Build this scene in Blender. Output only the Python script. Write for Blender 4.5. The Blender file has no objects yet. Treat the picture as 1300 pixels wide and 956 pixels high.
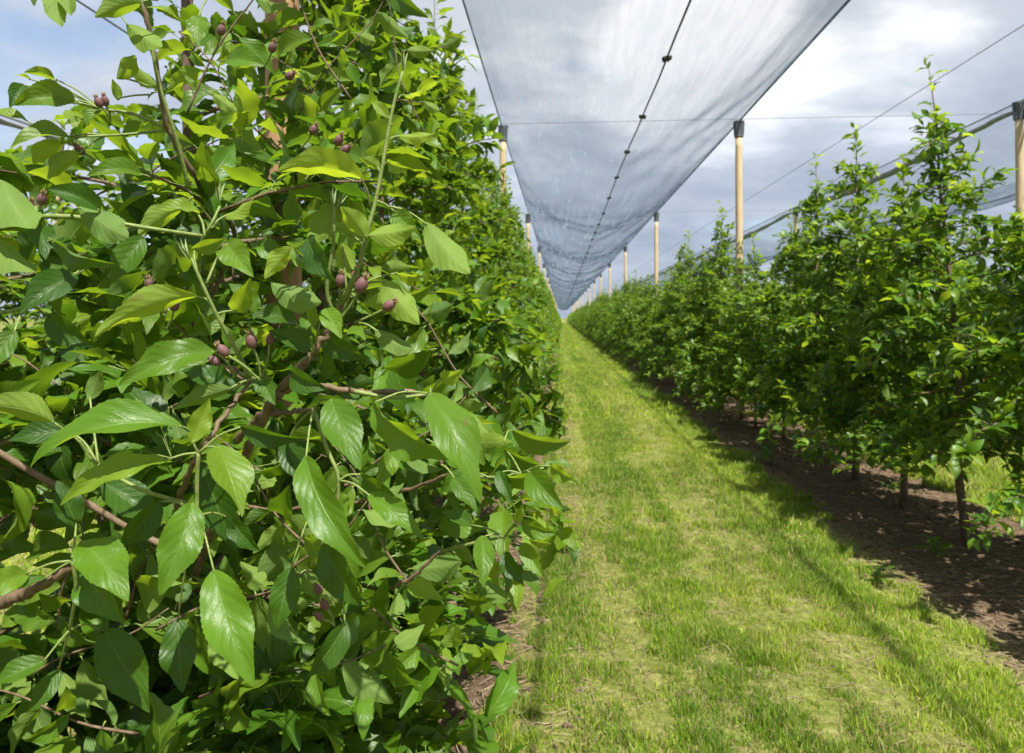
import bpy, math, random
import numpy as np
from mathutils import Vector, noise
R = math.radians
PI = math.pi
rng = np.random.default_rng(7)
random.seed(7)
sc = bpy.context.scene
C = sc.collection

# ------------------------------------------------------------------ camera
EYE = 1.34
YAW = R(4.09)
F = 867.0
cam_d = bpy.data.cameras.new('camera')
cam_d.sensor_width = 36.0
cam_d.lens = 24.0
cam_d.shift_y = -75.0 / 1300.0
cam_d.clip_start = 0.05
cam_d.clip_end = 3000
cam_d.dof.use_dof = True
cam_d.dof.focus_distance = 0.78
cam_d.dof.aperture_fstop = 11.0
cam = bpy.data.objects.new('camera', cam_d)
C.objects.link(cam)
cam.location = (0, 0, EYE)
cam.rotation_euler = (R(90), 0, YAW)
sc.camera = cam
FWD = np.array([-math.sin(YAW), math.cos(YAW), 0.0])
RGT = np.array([math.cos(YAW), math.sin(YAW), 0.0])
UP = np.array([0.0, 0.0, 1.0])
EYEP = np.array([0, 0, EYE])


def at(px, py, d):
    """the point that stands d metres deep behind pixel (px, py) of the photograph"""
    return EYEP + d * (FWD + RGT * (px - 650) / F + UP * (403 - py) / F)


# ------------------------------------------------------------------ light
SUN_AZ = np.array([0.46, -0.89])        # horizontal direction towards the sun
SUN_EL = R(60)
sun_dir = Vector((SUN_AZ[0] * math.cos(SUN_EL), SUN_AZ[1] * math.cos(SUN_EL), math.sin(SUN_EL)))
sl = bpy.data.lights.new('sun', 'SUN')
sl.energy = 5.0
sl.angle = R(0.6)
sl.color = (1.0, 0.96, 0.87)
so = bpy.data.objects.new('sun', sl)
C.objects.link(so)
so.rotation_euler = sun_dir.to_track_quat('Z', 'Y').to_euler()

sc.view_settings.view_transform = 'Standard'
sc.view_settings.look = 'None'
sc.view_settings.gamma = 1
sc.view_settings.use_curve_mapping = False
sc.view_settings.exposure = 1.05
sc.render.engine = 'CYCLES'
sc.cycles.use_denoising = True
sc.cycles.max_bounces = 8
sc.cycles.transparent_max_bounces = 16
sc.cycles.transmission_bounces = 6
sc.cycles.diffuse_bounces = 4
sc.cycles.caustics_reflective = False
sc.cycles.caustics_refractive = False
sc.cycles.sample_clamp_indirect = 6


class NT:
    """small helper to write node trees"""
    def __init__(self, tree):
        self.t = tree
        tree.nodes.clear()

    def n(self, kind, **kw):
        nd = self.t.nodes.new(kind)
        for k, v in kw.items():
            if k.startswith('i_'):
                nd.inputs[k[2:].replace('_', ' ')].default_value = v
            else:
                setattr(nd, k, v)
        return nd

    def l(self, a, b):
        self.t.links.new(a, b)

    def math(self, op, a, b=None, c=None, clamp=False):
        nd = self.t.nodes.new('ShaderNodeMath')
        nd.operation = op
        nd.use_clamp = clamp
        for i, v in enumerate((a, b, c)):
            if v is None:
                continue
            if isinstance(v, (int, float)):
                nd.inputs[i].default_value = v
            else:
                self.l(v, nd.inputs[i])
        return nd.outputs[0]

    def mix(self, f, a, b, blend='MIX'):
        nd = self.t.nodes.new('ShaderNodeMix')
        nd.data_type = 'RGBA'
        nd.blend_type = blend
        for i, v in ((0, f), (6, a), (7, b)):
            if isinstance(v, (int, float)):
                nd.inputs[i].default_value = v
            elif isinstance(v, tuple):
                nd.inputs[i].default_value = v if len(v) == 4 else v + (1,)
            else:
                self.l(v, nd.inputs[i])
        return nd.outputs[2]

    def ramp(self, f, stops, interp='LINEAR'):
        nd = self.t.nodes.new('ShaderNodeValToRGB')
        nd.color_ramp.interpolation = interp
        e = nd.color_ramp.elements
        while len(e) < len(stops):
            e.new(0.5)
        for i, (p, col) in enumerate(stops):
            e[i].position = p
            e[i].color = col if len(col) == 4 else tuple(col) + (1,)
        self.l(f, nd.inputs[0])
        return nd.outputs[0]

    def noise(self, vec, scale, detail=3, rough=0.5, out=0, dist=0.0):
        nd = self.t.nodes.new('ShaderNodeTexNoise')
        nd.inputs['Scale'].default_value = scale
        nd.inputs['Detail'].default_value = detail
        nd.inputs['Roughness'].default_value = rough
        nd.inputs['Distortion'].default_value = dist
        if vec is not None:
            self.l(vec, nd.inputs['Vector'])
        return nd.outputs[out]

    def vec(self, v, scale=(1, 1, 1), loc=(0, 0, 0), rot=(0, 0, 0)):
        nd = self.t.nodes.new('ShaderNodeMapping')
        nd.inputs['Location'].default_value = loc
        nd.inputs['Rotation'].default_value = rot
        nd.inputs['Scale'].default_value = scale
        self.l(v, nd.inputs[0])
        return nd.outputs[0]


world = bpy.data.worlds.new('World')
sc.world = world
world.use_nodes = True
w = NT(world.node_tree)
sky = w.n('ShaderNodeTexSky', sky_type='NISHITA', sun_disc=False)
sky.sun_elevation = SUN_EL
sky.sun_rotation = math.atan2(SUN_AZ[0], SUN_AZ[1])
sky.altitude = 200
bg1 = w.n('ShaderNodeBackground')
bg1.inputs[1].default_value = 0.10
w.l(sky.outputs[0], bg1.inputs[0])
tc = w.n('ShaderNodeTexCoord')
sep = w.n('ShaderNodeSeparateXYZ')
w.l(tc.outputs['Generated'], sep.inputs[0])
zz = w.math('ADD', w.math('MAXIMUM', sep.outputs[2], 0.0), 0.32)
cmb = w.n('ShaderNodeCombineXYZ')
w.l(w.math('DIVIDE', sep.outputs[0], zz), cmb.inputs[0])
w.l(w.math('DIVIDE', sep.outputs[1], zz), cmb.inputs[1])
pv = cmb.outputs[0]
n_big = w.noise(w.vec(pv, loc=(3.1, 0.4, 0)), 0.75, 5, 0.52, dist=0.3)
n_mid = w.noise(w.vec(pv, (1, 1.5, 1), (7.2, 2.4, 0)), 2.6, 8, 0.60, dist=0.25)


def blob(px, py, s0, s1):
    d = FWD + RGT * (px - 650) / F + UP * (403 - py) / F
    d = d / np.linalg.norm(d)
    vm = w.n('ShaderNodeVectorMath', operation='DOT_PRODUCT')
    w.l(tc.outputs['Generated'], vm.inputs[0])
    vm.inputs[1].default_value = tuple(d)
    mr = w.n('ShaderNodeMapRange', interpolation_type='SMOOTHSTEP')
    w.l(vm.outputs['Value'], mr.inputs[0])
    mr.inputs[1].default_value = math.cos(s1)
    mr.inputs[2].default_value = math.cos(s0)
    return mr.outputs[0]


b = w.math('MULTIPLY', blob(900, 90, 0.0, 0.19), 0.27)
b = w.math('ADD', b, w.math('MULTIPLY', blob(1130, 95, 0.0, 0.13), 0.16))
b = w.math('ADD', b, w.math('MULTIPLY', blob(1260, 110, 0.0, 0.25), 0.03))
b = w.math('ADD', b, w.math('MULTIPLY', blob(660, 40, 0.0, 0.30), 0.05))
b = w.math('ADD', b, w.math('MULTIPLY', blob(60, 190, 0.0, 0.35), 0.12))
dn = w.math('ADD', w.math('MULTIPLY', n_big, 0.42), w.math('MULTIPLY', n_mid, 0.58))
br = w.math('ADD', dn, b)
ccol = w.ramp(br, [(0.34, (0.36, 0.41, 0.49)), (0.48, (0.47, 0.515, 0.585)), (0.59, (0.58, 0.615, 0.67)),
                   (0.72, (0.94, 0.945, 0.955))])
# the grey layer gets deeper and bluer low down
low = w.ramp(sep.outputs[2], [(0.0, (0.80, 0.86, 0.93)), (0.22, (0.84, 0.88, 0.95)), (0.42, (1, 1, 1))])
ccol = w.mix(1.0, ccol, low, 'MULTIPLY')
bg2 = w.n('ShaderNodeBackground')
bg2.inputs[1].default_value = 0.60
w.l(ccol, bg2.inputs[0])
cv = w.math('SUBTRACT', w.noise(w.vec(pv, (1, 1, 1), (1.3, 9.4, 0)), 2.2, 5, 0.55), w.math('MULTIPLY', blob(70, 40, 0.0, 0.42), 0.15))
cover = w.ramp(cv, [(0.22, (0.30, 0.30, 0.30)), (0.42, (1, 1, 1))])
ms = w.n('ShaderNodeMixShader')
w.l(cover, ms.inputs[0])
w.l(bg1.outputs[0], ms.inputs[1])
w.l(bg2.outputs[0], ms.inputs[2])
wo = w.n('ShaderNodeOutputWorld')
w.l(ms.outputs[0], wo.inputs[0])


# ------------------------------------------------------------------ materials
def new_mat(name):
    m = bpy.data.materials.new(name)
    m.use_nodes = True
    return m, NT(m.node_tree)


def finish(t, shader, disp=None):
    o = t.n('ShaderNodeOutputMaterial')
    t.l(shader, o.inputs[0])


def leaf_material():
    m, t = new_mat('apple leaf')
    uv = t.n('ShaderNodeUVMap').outputs[0]
    s = t.n('ShaderNodeSeparateXYZ')
    t.l(uv, s.inputs[0])
    u, v = s.outputs[0], s.outputs[1]
    av = t.math('ABSOLUTE', t.math('MULTIPLY', t.math('SUBTRACT', v, 0.5), 2.0))     # 0 midrib .. 1 edge
    at_ = t.n('ShaderNodeAttribute', attribute_name='tint')
    sp = t.n('ShaderNodeSeparateXYZ')
    t.l(at_.outputs['Vector'], sp.inputs[0])
    rnd, young, third = sp.outputs[0], sp.outputs[1], sp.outputs[2]
    geo = t.n('ShaderNodeNewGeometry')
    tcn = t.n('ShaderNodeTexCoord')
    nz = t.noise(tcn.outputs['Object'], 9.0, 3)
    # veins
    mid = t.math('SUBTRACT', 1.0, t.math('MULTIPLY', av, 22.0), clamp=True)
    wob = t.math('MULTIPLY', t.noise(t.vec(tcn.outputs['Object'], (1, 1, 1)), 40.0, 2), 0.16)
    ph = t.math('MULTIPLY', t.math('SUBTRACT', t.math('ADD', u, wob), t.math('MULTIPLY', t.math('POWER', av, 1.1), 0.30)), 7.5)
    fr = t.math('ABSOLUTE', t.math('SUBTRACT', t.math('FRACT', ph), 0.5))            # 0 on the vein
    lat = t.math('SUBTRACT', 1.0, t.math('MULTIPLY', fr, 13.0), clamp=True)
    lat = t.math('MULTIPLY', lat, t.math('SUBTRACT', 1.05, av, clamp=True))
    vein = t.math('MAXIMUM', mid, t.math('MULTIPLY', lat, 0.36))
    mott = t.noise(uv, 26.0, 3, 0.6)
    # upper face
    c = t.mix(rnd, (0.017, 0.062, 0.006), (0.082, 0.200, 0.010))
    c = t.mix(young, c, (0.24, 0.36, 0.035))
    c = t.mix(t.math('MULTIPLY', nz, 0.30), c, (0.09, 0.17, 0.015))
    c = t.mix(t.math('MULTIPLY', mott, 0.25), c, (0.04, 0.09, 0.012))
    c = t.mix(t.math('MULTIPLY', vein, 0.48), c, (0.26, 0.38, 0.09))
    # lower face: paler, duller
    cb = t.mix(rnd, (0.08, 0.15, 0.045), (0.13, 0.23, 0.05))
    cb = t.mix(young, cb, (0.26, 0.38, 0.045))
    cb = t.mix(t.math('MULTIPLY', vein, 0.7), cb, (0.34, 0.42, 0.16))
    col = t.mix(geo.outputs['Backfacing'], c, cb)
    # brown nibbled spots here and there
    sp_n = t.noise(t.vec(tcn.outputs['Object'], (1, 1, 1)), 55.0, 1, 0.3)
    spot = t.ramp(sp_n, [(0.77, (0, 0, 0)), (0.80, (1, 1, 1))])
    col = t.mix(t.math('MULTIPLY', spot, 0.55), col, (0.16, 0.10, 0.04))
    bs = t.n('ShaderNodeBsdfPrincipled')
    t.l(col, bs.inputs['Base Color'])
    t.l(t.math('ADD', 0.30, t.math('ADD', t.math('MULTIPLY', geo.outputs['Backfacing'], 0.35), t.math('MULTIPLY', mott, 0.14))), bs.inputs['Roughness'])
    bs.inputs['Specular IOR Level'].default_value = 0.36
    hgt = t.math('ADD', t.math('MULTIPLY', vein, -0.8), t.math('MULTIPLY', mott, 0.5))
    hgt = t.math('ADD', hgt, t.math('MULTIPLY', t.math('COSINE', t.math('MULTIPLY', ph, 2 * PI)), -0.16))
    bump = t.n('ShaderNodeBump')
    bump.inputs['Strength'].default_value = 0.45
    bump.inputs['Distance'].default_value = 0.0016
    t.l(hgt, bump.inputs['Height'])
    t.l(bump.outputs[0], bs.inputs['Normal'])
    tr = t.n('ShaderNodeBsdfTranslucent')
    tcx = t.mix(young, t.mix(rnd, (0.12, 0.26, 0.008), (0.38, 0.58, 0.018)), (0.55, 0.66, 0.03))
    tcx = t.mix(t.math('MULTIPLY', vein, 0.35), tcx, (0.30, 0.38, 0.05))
    t.l(tcx, tr.inputs[0])
    mx = t.n('ShaderNodeMixShader')
    t.l(t.math('ADD', 0.36, t.math('MULTIPLY', young, 0.14)), mx.inputs[0])
    t.l(bs.outputs[0], mx.inputs[1])
    t.l(tr.outputs[0], mx.inputs[2])
    finish(t, mx.outputs[0])
    return m


def grass_material():
    m, t = new_mat('grass blade')
    at_ = t.n('ShaderNodeAttribute', attribute_name='tint')
    sp = t.n('ShaderNodeSeparateXYZ')
    t.l(at_.outputs['Vector'], sp.inputs[0])
    rnd, dry = sp.outputs[0], sp.outputs[1]
    c = t.ramp(rnd, [(0.0, (0.09, 0.19, 0.015)), (0.45, (0.20, 0.34, 0.025)), (1.0, (0.44, 0.54, 0.06))])
    c = t.mix(dry, c, (0.50, 0.40, 0.20))
    bs = t.n('ShaderNodeBsdfPrincipled')
    t.l(c, bs.inputs['Base Color'])
    bs.inputs['Roughness'].default_value = 0.55
    bs.inputs['Specular IOR Level'].default_value = 0.3
    tr = t.n('ShaderNodeBsdfTranslucent')
    t.l(t.mix(dry, t.mix(rnd, (0.18, 0.34, 0.02), (0.45, 0.55, 0.04)), (0.5, 0.4, 0.2)), tr.inputs[0])
    mx = t.n('ShaderNodeMixShader')
    mx.inputs[0].default_value = 0.38
    t.l(bs.outputs[0], mx.inputs[1])
    t.l(tr.outputs[0], mx.inputs[2])
    finish(t, mx.outputs[0])
    return m


def simple(name, col, rough=0.6, col2=None, scale=20, bump=0.0, vscale=(1, 1, 1), metal=0.0, spec=0.4):
    m, t = new_mat(name)
    bs = t.n('ShaderNodeBsdfPrincipled')
    tcn = t.n('ShaderNodeTexCoord')
    nz = t.noise(t.vec(tcn.outputs['Object'], vscale), scale, 5, 0.6)
    f = t.ramp(nz, [(0.32, (0, 0, 0)), (0.68, (1, 1, 1))])
    t.l(t.mix(f, col, col2 or col), bs.inputs['Base Color'])
    bs.inputs['Roughness'].default_value = rough
    bs.inputs['Metallic'].default_value = metal
    bs.inputs['Specular IOR Level'].default_value = spec
    if bump:
        b_ = t.n('ShaderNodeBump')
        b_.inputs['Strength'].default_value = bump
        b_.inputs['Distance'].default_value = 0.004
        t.l(nz, b_.inputs['Height'])
        t.l(b_.outputs[0], bs.inputs['Normal'])
    finish(t, bs.outputs[0])
    return m


LEAF = leaf_material()
GRASS = grass_material()
BARK = simple('bark', (0.085, 0.055, 0.038), 0.85, (0.20, 0.145, 0.105), 60, 0.8, (1, 1, 0.35))
TWIG = simple('twig bark', (0.095, 0.062, 0.036), 0.7, (0.19, 0.13, 0.080), 120, 0.5, (1, 1, 0.5))
STEM = simple('green stem', (0.12, 0.19, 0.035), 0.6, (0.24, 0.28, 0.09), 150, 0.2)
SILVER = simple('downy tip', (0.22, 0.30, 0.11), 0.85, (0.34, 0.41, 0.20), 200, 0.3)
FRUIT = simple('fruitlet skin', (0.12, 0.042, 0.062), 0.52, (0.21, 0.12, 0.10), 110, 0.25, spec=0.35)
CALYX = simple('dried calyx', (0.22, 0.14, 0.07), 0.85, (0.38, 0.28, 0.15), 200, 0.4)
WOOD = simple('post wood', (0.38, 0.285, 0.17), 0.8, (0.60, 0.475, 0.31), 11, 0.9, (9, 9, 0.30))
CAP = simple('post cap plastic', (0.06, 0.068, 0.078), 0.5, (0.12, 0.13, 0.145), 30, 0.2)
WIRE = simple('galvanised wire', (0.10, 0.11, 0.125), 0.55, (0.16, 0.17, 0.18), 30, metal=0.3)
CORD = simple('net cord', (0.045, 0.05, 0.055), 0.7, (0.08, 0.085, 0.09), 30)
CLIP = simple('clip plastic', (0.018, 0.018, 0.018), 0.5, (0.04, 0.038, 0.03), 30)
STRAW = simple('straw', (0.40, 0.32, 0.19), 0.85, (0.16, 0.115, 0.07), 40)
CLOD = simple('soil clod', (0.07, 0.046, 0.03), 0.95, (0.17, 0.12, 0.08), 60, 0.8)


def soil_material():
    m, t = new_mat('orchard ground')
    tcn = t.n('ShaderNodeTexCoord')
    ob = tcn.outputs['Object']
    s = t.n('ShaderNodeSeparateXYZ')
    t.l(ob, s.inputs[0])
    # distance from the middle of the nearest grassed aisle (0 aisle .. 1.6 tree row)
    wv = t.math('MULTIPLY', t.math('SUBTRACT', t.noise(t.vec(ob, (1, 0.6, 1)), 1.6, 4), 0.5), 0.5)
    x = t.math('SUBTRACT', s.outputs[0], 0.80)
    fr = t.math('SUBTRACT', t.math('FRACT', t.math('ADD', t.math('DIVIDE', x, 3.195), 0.5)), 0.5)
    dx = t.math('ADD', t.math('ABSOLUTE', t.math('MULTIPLY', fr, 3.195)), wv)
    green = t.ramp(t.math('DIVIDE', dx, 1.6), [(0.52, (1, 1, 1)), (0.66, (0, 0, 0))])
    n1 = t.noise(ob, 3.0, 5, 0.6)
    n2 = t.noise(ob, 28.0, 6, 0.7)
    n3 = t.noise(ob, 120.0, 3, 0.6)
    soil = t.ramp(n2, [(0.30, (0.045, 0.029, 0.018)), (0.50, (0.105, 0.070, 0.044)), (0.72, (0.23, 0.165, 0.105))])
    soil = t.mix(t.ramp(n3, [(0.58, (0, 0, 0)), (0.68, (0.7, 0.7, 0.7))]), soil, (0.30, 0.235, 0.14))
    gr = t.ramp(n3, [(0.30, (0.08, 0.14, 0.015)), (0.6, (0.18, 0.26, 0.025)), (0.8, (0.36, 0.36, 0.09))])
    thatch = t.ramp(n2, [(0.34, (0.07, 0.055, 0.022)), (0.50, (0.19, 0.16, 0.06)), (0.66, (0.42, 0.35, 0.17))])
    # near the camera the blades are real, so the ground under them is thatch and soil
    near = t.ramp(t.math('DIVIDE', s.outputs[1], 30.0), [(0.25, (0, 0, 0)), (0.9, (1, 1, 1))])
    g = t.mix(t.math('MULTIPLY', t.math('ADD', t.math('MULTIPLY', near, 0.45), 0.55), t.ramp(n1, [(0.3, (0.4, 0.4, 0.4)), (0.6, (1, 1, 1))])), thatch, gr)
    col = t.mix(green, soil, g)
    bs = t.n('ShaderNodeBsdfPrincipled')
    t.l(col, bs.inputs['Base Color'])
    bs.inputs['Roughness'].default_value = 0.95
    bs.inputs['Specular IOR Level'].default_value = 0.15
    b_ = t.n('ShaderNodeBump')
    b_.inputs['Strength'].default_value = 0.9
    b_.inputs['Distance'].default_value = 0.02
    t.l(t.math('ADD', n2, t.math('MULTIPLY', n3, 0.4)), b_.inputs['Height'])
    t.l(b_.outputs[0], bs.inputs['Normal'])
    finish(t, bs.outputs[0])
    return m


def net_material():
    """fine knitted hail net: open between its threads, so it looks denser the flatter one looks through it"""
    m, t = new_mat('hail net')
    uv = t.n('ShaderNodeUVMap').outputs[0]           # u across the panel in metres from the seam, v along the row in metres
    geo = t.n('ShaderNodeNewGeometry')
    dt = t.n('ShaderNodeVectorMath', operation='DOT_PRODUCT')
    t.l(geo.outputs['Normal'], dt.inputs[0])
    t.l(geo.outputs['Incoming'], dt.inputs[1])
    cosv = t.math('MAXIMUM', t.math('ABSOLUTE', dt.outputs['Value']), 0.05)
    s = t.n('ShaderNodeSeparateXYZ')
    t.l(uv, s.inputs[0])
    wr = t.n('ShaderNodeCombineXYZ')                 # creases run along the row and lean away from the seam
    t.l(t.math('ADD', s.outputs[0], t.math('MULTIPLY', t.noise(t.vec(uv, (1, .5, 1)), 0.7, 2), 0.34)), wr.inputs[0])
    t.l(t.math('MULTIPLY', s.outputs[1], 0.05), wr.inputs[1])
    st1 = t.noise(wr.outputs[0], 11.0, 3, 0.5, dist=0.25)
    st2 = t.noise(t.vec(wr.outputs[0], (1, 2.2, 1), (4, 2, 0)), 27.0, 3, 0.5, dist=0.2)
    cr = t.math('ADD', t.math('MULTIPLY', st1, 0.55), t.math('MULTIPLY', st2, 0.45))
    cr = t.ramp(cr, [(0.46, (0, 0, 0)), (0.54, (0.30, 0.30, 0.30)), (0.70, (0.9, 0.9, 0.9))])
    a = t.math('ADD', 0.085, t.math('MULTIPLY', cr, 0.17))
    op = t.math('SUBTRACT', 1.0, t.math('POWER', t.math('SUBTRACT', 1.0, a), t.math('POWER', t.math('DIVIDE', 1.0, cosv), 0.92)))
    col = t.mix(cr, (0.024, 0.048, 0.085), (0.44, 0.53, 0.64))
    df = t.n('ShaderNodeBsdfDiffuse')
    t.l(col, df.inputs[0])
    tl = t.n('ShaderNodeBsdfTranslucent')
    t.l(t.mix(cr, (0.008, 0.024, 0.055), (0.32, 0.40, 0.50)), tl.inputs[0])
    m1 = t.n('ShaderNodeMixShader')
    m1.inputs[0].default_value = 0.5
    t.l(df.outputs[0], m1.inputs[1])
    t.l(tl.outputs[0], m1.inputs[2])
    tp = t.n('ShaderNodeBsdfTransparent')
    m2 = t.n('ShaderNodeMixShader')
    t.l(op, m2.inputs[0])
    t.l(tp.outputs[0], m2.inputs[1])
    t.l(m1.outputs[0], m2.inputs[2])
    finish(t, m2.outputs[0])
    return m


SOIL = soil_material()
NET = net_material()


# ------------------------------------------------------------------ mesh helpers
class MB:
    """collects vertices and faces (with uv, tint and material slot) and links them as one mesh object"""
    def __init__(self):
        self.v, self.f4, self.f3, self.uv, self.tint = [], [], [], [], []
        self.m4, self.m3 = [], []
        self.n = 0

    def add(self, v, f4=None, f3=None, uv=None, tint=None, mat=0):
        v = np.asarray(v, float).reshape(-1, 3)
        k = len(v)
        self.v.append(v)
        self.uv.append(np.zeros((k, 2)) if uv is None else np.asarray(uv, float).reshape(-1, 2))
        tt = np.zeros((k, 3)) if tint is None else np.broadcast_to(np.asarray(tint, float), (k, 3))
        self.tint.append(tt)
        if f4 is not None and len(f4):
            f4 = np.asarray(f4, np.int64)
            self.f4.append(f4 + self.n)
            self.m4.append(np.full(len(f4), mat, np.int32))
        if f3 is not None and len(f3):
            f3 = np.asarray(f3, np.int64)
            self.f3.append(f3 + self.n)
            self.m3.append(np.full(len(f3), mat, np.int32))
        self.n += k

    def mesh(self, name, mats, smooth=True):
        me = bpy.data.meshes.new(name)
        v = np.concatenate(self.v)
        f4 = np.concatenate(self.f4) if self.f4 else np.zeros((0, 4), np.int64)
        f3 = np.concatenate(self.f3) if self.f3 else np.zeros((0, 3), np.int64)
        m4 = np.concatenate(self.m4) if self.m4 else np.zeros(0, np.int32)
        m3 = np.concatenate(self.m3) if self.m3 else np.zeros(0, np.int32)
        me.vertices.add(len(v))
        me.vertices.foreach_set('co', v.astype(np.float32).ravel())
        li = np.concatenate([f4.ravel(), f3.ravel()]).astype(np.int32)
        me.loops.add(len(li))
        me.loops.foreach_set('vertex_index', li)
        np_ = len(f4) + len(f3)
        me.polygons.add(np_)
        st = np.concatenate([np.arange(len(f4)) * 4, len(f4) * 4 + np.arange(len(f3)) * 3]).astype(np.int32)
        me.polygons.foreach_set('loop_start', st)
        me.polygons.foreach_set('material_index', np.concatenate([m4, m3]).astype(np.int32))
        me.polygons.foreach_set('use_smooth', np.full(np_, smooth))
        uvl = me.uv_layers.new(name='UVMap')
        uv = np.concatenate(self.uv)
        uvl.data.foreach_set('uv', uv[li].astype(np.float32).ravel())
        a = me.attributes.new('tint', 'FLOAT_VECTOR', 'POINT')
        a.data.foreach_set('vector', np.concatenate(self.tint).astype(np.float32).ravel())
        for m in mats:
            me.materials.append(m)
        me.update()
        me.validate()
        return me

    def build(self, name, mats, parent=None, smooth=True):
        o = bpy.data.objects.new(name, self.mesh(name, mats, smooth))
        C.objects.link(o)
        o.parent = parent
        return o


def unit(a):
    a = np.asarray(a, float)
    return a / np.maximum(np.linalg.norm(a, axis=-1, keepdims=True), 1e-9)


def tube(mb, pts, rad, sides=6, mat=0, tint=None, cap=True):
    """a round tube through pts with a radius at each"""
    pts = np.asarray(pts, float)
    n = len(pts)
    rad = np.broadcast_to(np.asarray(rad, float), (n,))
    d = np.gradient(pts, axis=0)
    d = unit(d)
    ref = np.array([0, 0, 1.0]) if abs(d[0][2]) < 0.9 else np.array([1.0, 0, 0])
    vs = []
    u = unit(np.cross(d[0], ref))
    ang = np.arange(sides) * 2 * PI / sides
    for i in range(n):
        u = unit(u - d[i] * np.dot(u, d[i]))
        w_ = np.cross(d[i], u)
        vs.append(pts[i] + rad[i] * (np.cos(ang)[:, None] * u + np.sin(ang)[:, None] * w_))
    vs = np.concatenate(vs)
    i, j = np.meshgrid(np.arange(n - 1), np.arange(sides), indexing='ij')
    a = i * sides + j
    b_ = i * sides + (j + 1) % sides
    f = np.stack([a, b_, b_ + sides, a + sides], -1).reshape(-1, 4)
    f3 = []
    if cap:
        vs = np.concatenate([vs, pts[:1], pts[-1:]])
        c0, c1 = n * sides, n * sides + 1
        for k in range(sides):
            f3.append((c0, (k + 1) % sides, k))
            f3.append((c1, (n - 1) * sides + k, (n - 1) * sides + (k + 1) % sides))
    mb.add(vs, f, f3 or None, tint=tint, mat=mat)


def curve_pts(ctrl, n=12):
    """Catmull-Rom through control points"""
    P = np.asarray(ctrl, float)
    P = np.concatenate([[2 * P[0] - P[1]], P, [2 * P[-1] - P[-2]]])
    out = []
    segs = len(P) - 3
    for k in range(segs):
        t = np.linspace(0, 1, max(2, n // segs) + 1)[:-1][:, None]
        a, b_, c, d = P[k:k + 4]
        out.append(0.5 * ((2 * b_) + (-a + c) * t + (2 * a - 5 * b_ + 4 * c - d) * t ** 2 + (-a + 3 * b_ - 3 * c + d) * t ** 3))
    out.append(P[-2][None])
    return np.concatenate(out)


def leaves(mb, B, A, N, L, W, curl, fold, rnd, young, nu=3, nv=2, serr=0.0, twist=None, wave=0.0, mat=0):
    """N leaves at once. B base, A axis, N upper-face normal, L length, W width, curl (rad, droop), fold (rad)"""
    n = len(B)
    A = unit(A)
    N = unit(N - A * np.sum(N * A, -1, keepdims=True))
    S = np.cross(A, N)
    s = np.linspace(0, 1, nu + 1)
    wv = np.linspace(-1, 1, nv + 1)
    prof = np.sin(PI * np.clip(s, 0, 1) ** 0.88) ** 0.88
    prof = prof * (1 - 0.12 * s) * (1 - 0.55 * np.clip((s - 0.62) / 0.38, 0, 1) * (1 - s) / 0.38 * 1.6)
    prof = np.maximum(prof / prof.max(), 0.03)
    prof[-1] = 0.0
    if nu <= 4:
        prof[0] = 0.06
    edge = np.ones((nu + 1, nv + 1)) * prof[:, None]
    if serr > 0:
        z = (np.arange(nu + 1) % 2) * 2 - 1.0
        edge[:, 0] *= 1 + serr * z
        edge[:, -1] *= 1 + serr * z
    c = np.where(np.abs(curl) < 1e-3, 1e-3, curl)[:, None]
    ph = c * s[None]
    x = np.sin(ph) / c
    z = -(1 - np.cos(ph)) / c
    tw = (np.zeros(n) if twist is None else twist)[:, None] * s[None]
    Ax = A[:, None] * np.cos(ph)[..., None] - N[:, None] * np.sin(ph)[..., None]
    Nx = N[:, None] * np.cos(ph)[..., None] + A[:, None] * np.sin(ph)[..., None]
    Sx = S[:, None] * np.cos(tw)[..., None] + Nx * np.sin(tw)[..., None]
    Nx = np.cross(Sx, Ax)
    cen = B[:, None] + L[:, None, None] * (x[..., None] * A[:, None] + z[..., None] * N[:, None])
    half = (W / 2)[:, None, None] * edge[None] * wv[None, None]
    cf, sf = np.cos(fold)[:, None, None], np.sin(fold)[:, None, None]
    P = cen[:, :, None] + (half * cf)[..., None] * Sx[:, :, None] + (np.abs(half) * sf)[..., None] * Nx[:, :, None]
    if wave > 0:
        k = rng.uniform(1.2, 3.0, n)[:, None, None]
        p0 = rng.uniform(0, 2 * PI, n)[:, None, None]
        dzz = wave * L[:, None, None] * np.sin(2 * PI * k * s[None, :, None] + p0 + wv[None, None] * 1.3) * np.abs(wv[None, None]) ** 1.5 * prof[None, :, None]
        P = P + dzz[..., None] * Nx[:, :, None]
    nvt = (nu + 1) * (nv + 1)
    i, j = np.meshgrid(np.arange(nu), np.arange(nv), indexing='ij')
    a = i * (nv + 1) + j
    f = np.stack([a, a + 1, a + nv + 2, a + nv + 1], -1).reshape(-1, 4)
    F_ = (f[None] + (np.arange(n) * nvt)[:, None, None]).reshape(-1, 4)
    U, V = np.meshgrid(s, wv * 0.5 + 0.5, indexing='ij')
    uv = np.broadcast_to(np.stack([U, V], -1).reshape(1, nvt, 2), (n, nvt, 2))
    tint = np.stack([np.repeat(rnd, nvt), np.repeat(young, nvt), np.zeros(n * nvt)], -1)
    mb.add(P.reshape(-1, 3), F_, uv=uv.reshape(-1, 2), tint=tint, mat=mat)


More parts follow.
